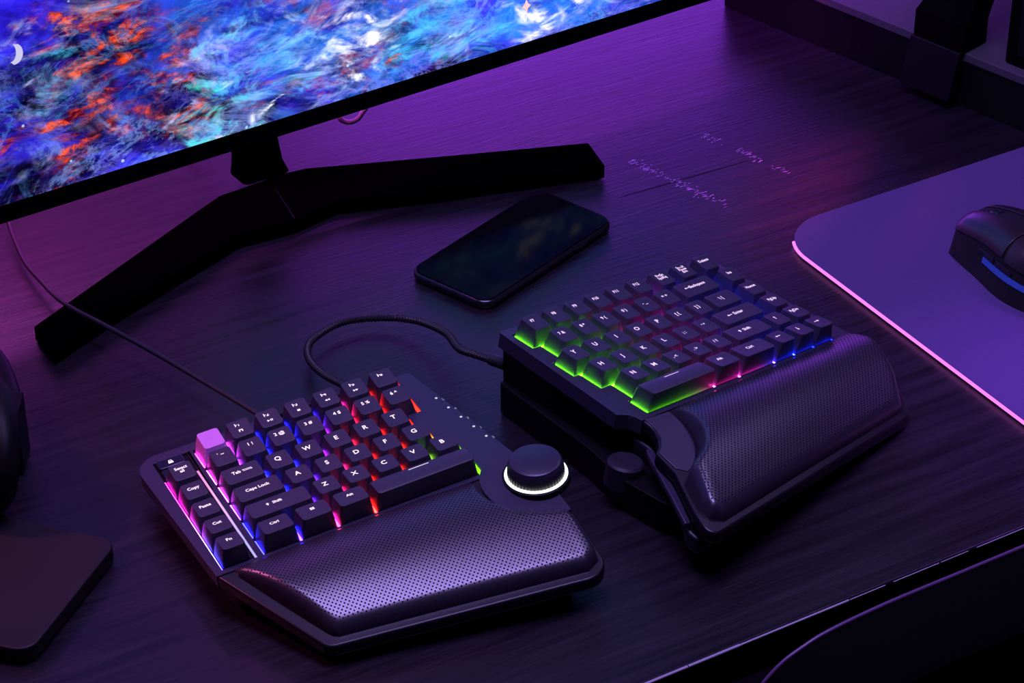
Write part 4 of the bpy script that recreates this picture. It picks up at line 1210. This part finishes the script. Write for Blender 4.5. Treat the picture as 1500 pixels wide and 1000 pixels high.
# ------------------------------------------------------------------ upper right: low shelf, bracket, speaker
def riser():
    A = Vector((254.5, 1951, 0)); 
    # front edge line of the top, at height zt
    zt = 45.0
    def at(px, py, z):
        d = (rotM.to_3x3() @ Vector(((px-750)/F_PX, -(py-500)/F_PX, -1))); k = (z-CAMH)/d.z; return Vector((d.x*k, d.y*k, z))
    p1, p2 = at(1200, -8, zt), at(1500, 113, zt)
    d = (p2-p1).normalized(); n = Vector((-d.y, d.x, 0))   # n points to the right/back
    if n.x < 0: n = -n
    mid = (p1+p2)/2; L_ = (p2-p1).length/2+12
    ang = math.atan2(d.y, d.x)
    root = empty('monitor_riser', (mid.x, mid.y, 0), ang)
    tag(root, 'low grey-topped riser with a black front along the right end of the desk', 'riser')
    s = 1 if (Matrix.Rotation(-ang, 3, 'Z') @ n).y > 0 else -1
    v, f = box(-L_-90, L_, *sorted((0, s*175)), zt-7, zt); obj('shelf_board', v, f, M_grey, root, bevel=.8)
    v, f = box(-L_-86, L_-4, *sorted((s*1.2, s*9)), 0.6, zt-7); obj('front_panel', v, f, M_lower, root)
    v, f = box(-L_-86, L_-4, *sorted((s*160, s*170)), 0.6, zt-7); obj('rear_panel', v, f, M_lower, root)
    R3 = Matrix.Rotation(-ang, 3, 'Z')
    def lc(px, py, z): q = R3 @ (at(px, py, z)-Vector((mid.x, mid.y, 0))); return q
    # bracket: black wedge hooked over the edge, body rising above
    b = empty('monitor_arm_clamp', (at(1365, 70, 0)), ang)
    tag(b, 'black wedge-shaped clamp of an upright arm on the riser edge', 'clamp')
    a0, a1 = lc(1337, 50, zt), lc(1409, 79, zt)
    ox = (R3 @ (at(1365, 70, 0)-Vector((mid.x, mid.y, 0))))
    X0, X1 = a0.x-ox.x, a1.x-ox.x; Y = a0.y-ox.y
    V = [(X0, Y-s*3, zt+1), (X1, Y-s*3, zt+1), (X1, Y-s*12, 8), (X0, Y-s*12, 8), (X0, Y-s*.3, zt+1), (X1, Y-s*.3, zt+1), (X1, Y-s*.3, 8), (X0, Y-s*.3, 8)]
    obj('wedge', V, [(0, 1, 2, 3), (7, 6, 5, 4), (0, 4, 5, 1), (1, 5, 6, 2), (2, 6, 7, 3), (3, 7, 4, 0)], M_lower, b, bevel=.8)
    V, F_ = [], []
    x0, x1, ya, yb = X0+1, X1+2, Y-s*1.0, Y+s*28
    lo = [(x0, ya), (x1, ya), (x1, yb), (x0, yb)]; hi = [(x0+14, ya+s*4), (x1+6, ya+s*4), (x1+6, yb), (x0+14, yb)]
    V = [(x, y, zt+.6) for x, y in lo]+[(x, y, zt+22) for x, y in lo]+[(x, y, zt+48) for x, y in hi]
    F_ = [(0, 1, 2, 3), (11, 10, 9, 8)]
    for i in range(4):
        j = (i+1) % 4; F_.append((i, j, 4+j, 4+i)); F_.append((4+i, 4+j, 8+j, 8+i))
    obj('block', V, F_, M_mon, b, bevel=1)
    V, F_ = box(x0+16, x1+4, *sorted((ya+s*6, yb-s*2)), zt+47, zt+260); obj('post', V, F_, M_mon, b, bevel=3)
    # black speaker box on the riser at the far right
    q = lc(1462, 95, zt); q2 = at(1475, 100, zt)
    sp = empty('desk_speaker', (q2.x, q2.y, zt), ang)
    tag(sp, 'black box-shaped speaker standing on the riser at the upper right edge', 'speaker')
    v, f = box(-7, 110, *sorted((s*6, s*130)), .5, 190); obj('cabinet', v, f, M_mon, sp, bevel=2)
    v, f = box(4, 99, *sorted((s*4.5, s*6.2)), 10, 180); obj('grille', v, f, M_lower, sp, bevel=1)
riser()

# ------------------------------------------------------------------ light sources of the place, and added lamps
def led_strips():
    for (a, b, lab) in (((107, 2036.5), (184.5, 1958), 'row of violet lights on the back wall shelf, nearer one'), ((175, 2086), (241, 1993), 'row of violet lights on the back wall shelf, farther one')):
        pass

def area(name, loc, target, size, size_y, colr, power):
    l = bpy.data.lights.new(name, 'AREA'); l.shape = 'RECTANGLE'; l.size = size*MM; l.size_y = size_y*MM; l.color = colr; l.energy = power
    o = bpy.data.objects.new(name, l); col.objects.link(o)
    o.location = Vector(loc)*MM; d = (Vector(target)-Vector(loc)); o.rotation_euler = d.to_track_quat('-Z', 'Y').to_euler()
    return o
LS = 1.0
def spot(name, loc, target, colr, power, angle, blend=.6, radius=30):
    l = bpy.data.lights.new(name, 'SPOT'); l.energy = power; l.color = colr; l.spot_size = R(angle); l.spot_blend = blend; l.shadow_soft_size = radius*MM
    o = bpy.data.objects.new(name, l); col.objects.link(o)
    o.location = Vector(loc)*MM; o.rotation_euler = (Vector(target)-Vector(loc)).to_track_quat('-Z', 'Y').to_euler()
    return o
# violet ceiling lamp above the desk, a little to the right
area('ceiling_lamp', (40, 1200, 1250), (60, 1250, 0), 800, 320, (.46, .32, 1.0), 18*LS)
# strips behind the monitor
area('monitor_back_light', (-330, 1640, 330), (-300, 1690, 0), 300, 30, (.80, .08, .75), 4.0*LS)
area('monitor_back_light', (0, 1860, 330), (20, 1830, 0), 300, 30, (.50, .06, 1.0), 1.9*LS)
# strip along the wall behind the desk
area('wall_light', D(1190, 1700, 120), D(1190, 1800, 105), 640, 30, (.36, .06, 1.0), 7*LS)
# red-pink lamp at the left
spot('left_lamp', (-760, 1345, 600), (-235, 1225, 10), (1.0, .17, .50), 17*LS, 27, 1.0)
# magenta glow by the riser, then two added lamps with no visible source
spot('right_lamp', (420, 1950, 420), (212, 1625, 0), (1.0, .05, .30), 11*LS, 20, 1.0, 30)
spot('cushion_fill', (570, 1840, 860), (100, 1250, 30), (.50, .36, 1.0), 6.5*LS, 20, 1.0, 110)  # added lamp, puts the highlight on the right palm cushion
spot('pad_fill', (640, 1560, 620), (365, 1370, 0), (.42, .12, 1.0), 21*LS, 25, 1.0, 60)  # added lamp, brightens the mouse pad and misses the cushion

w = bpy.data.worlds.new('world'); scene.world = w; w.use_nodes = True
bg = w.node_tree.nodes['Background']; bg.inputs[0].default_value = (.25, .18, .6, 1); bg.inputs[1].default_value = .01

scene.view_settings.view_transform = 'Standard'; scene.view_settings.look = 'None'
scene.view_settings.exposure = 0; scene.view_settings.gamma = 1; scene.view_settings.use_curve_mapping = False
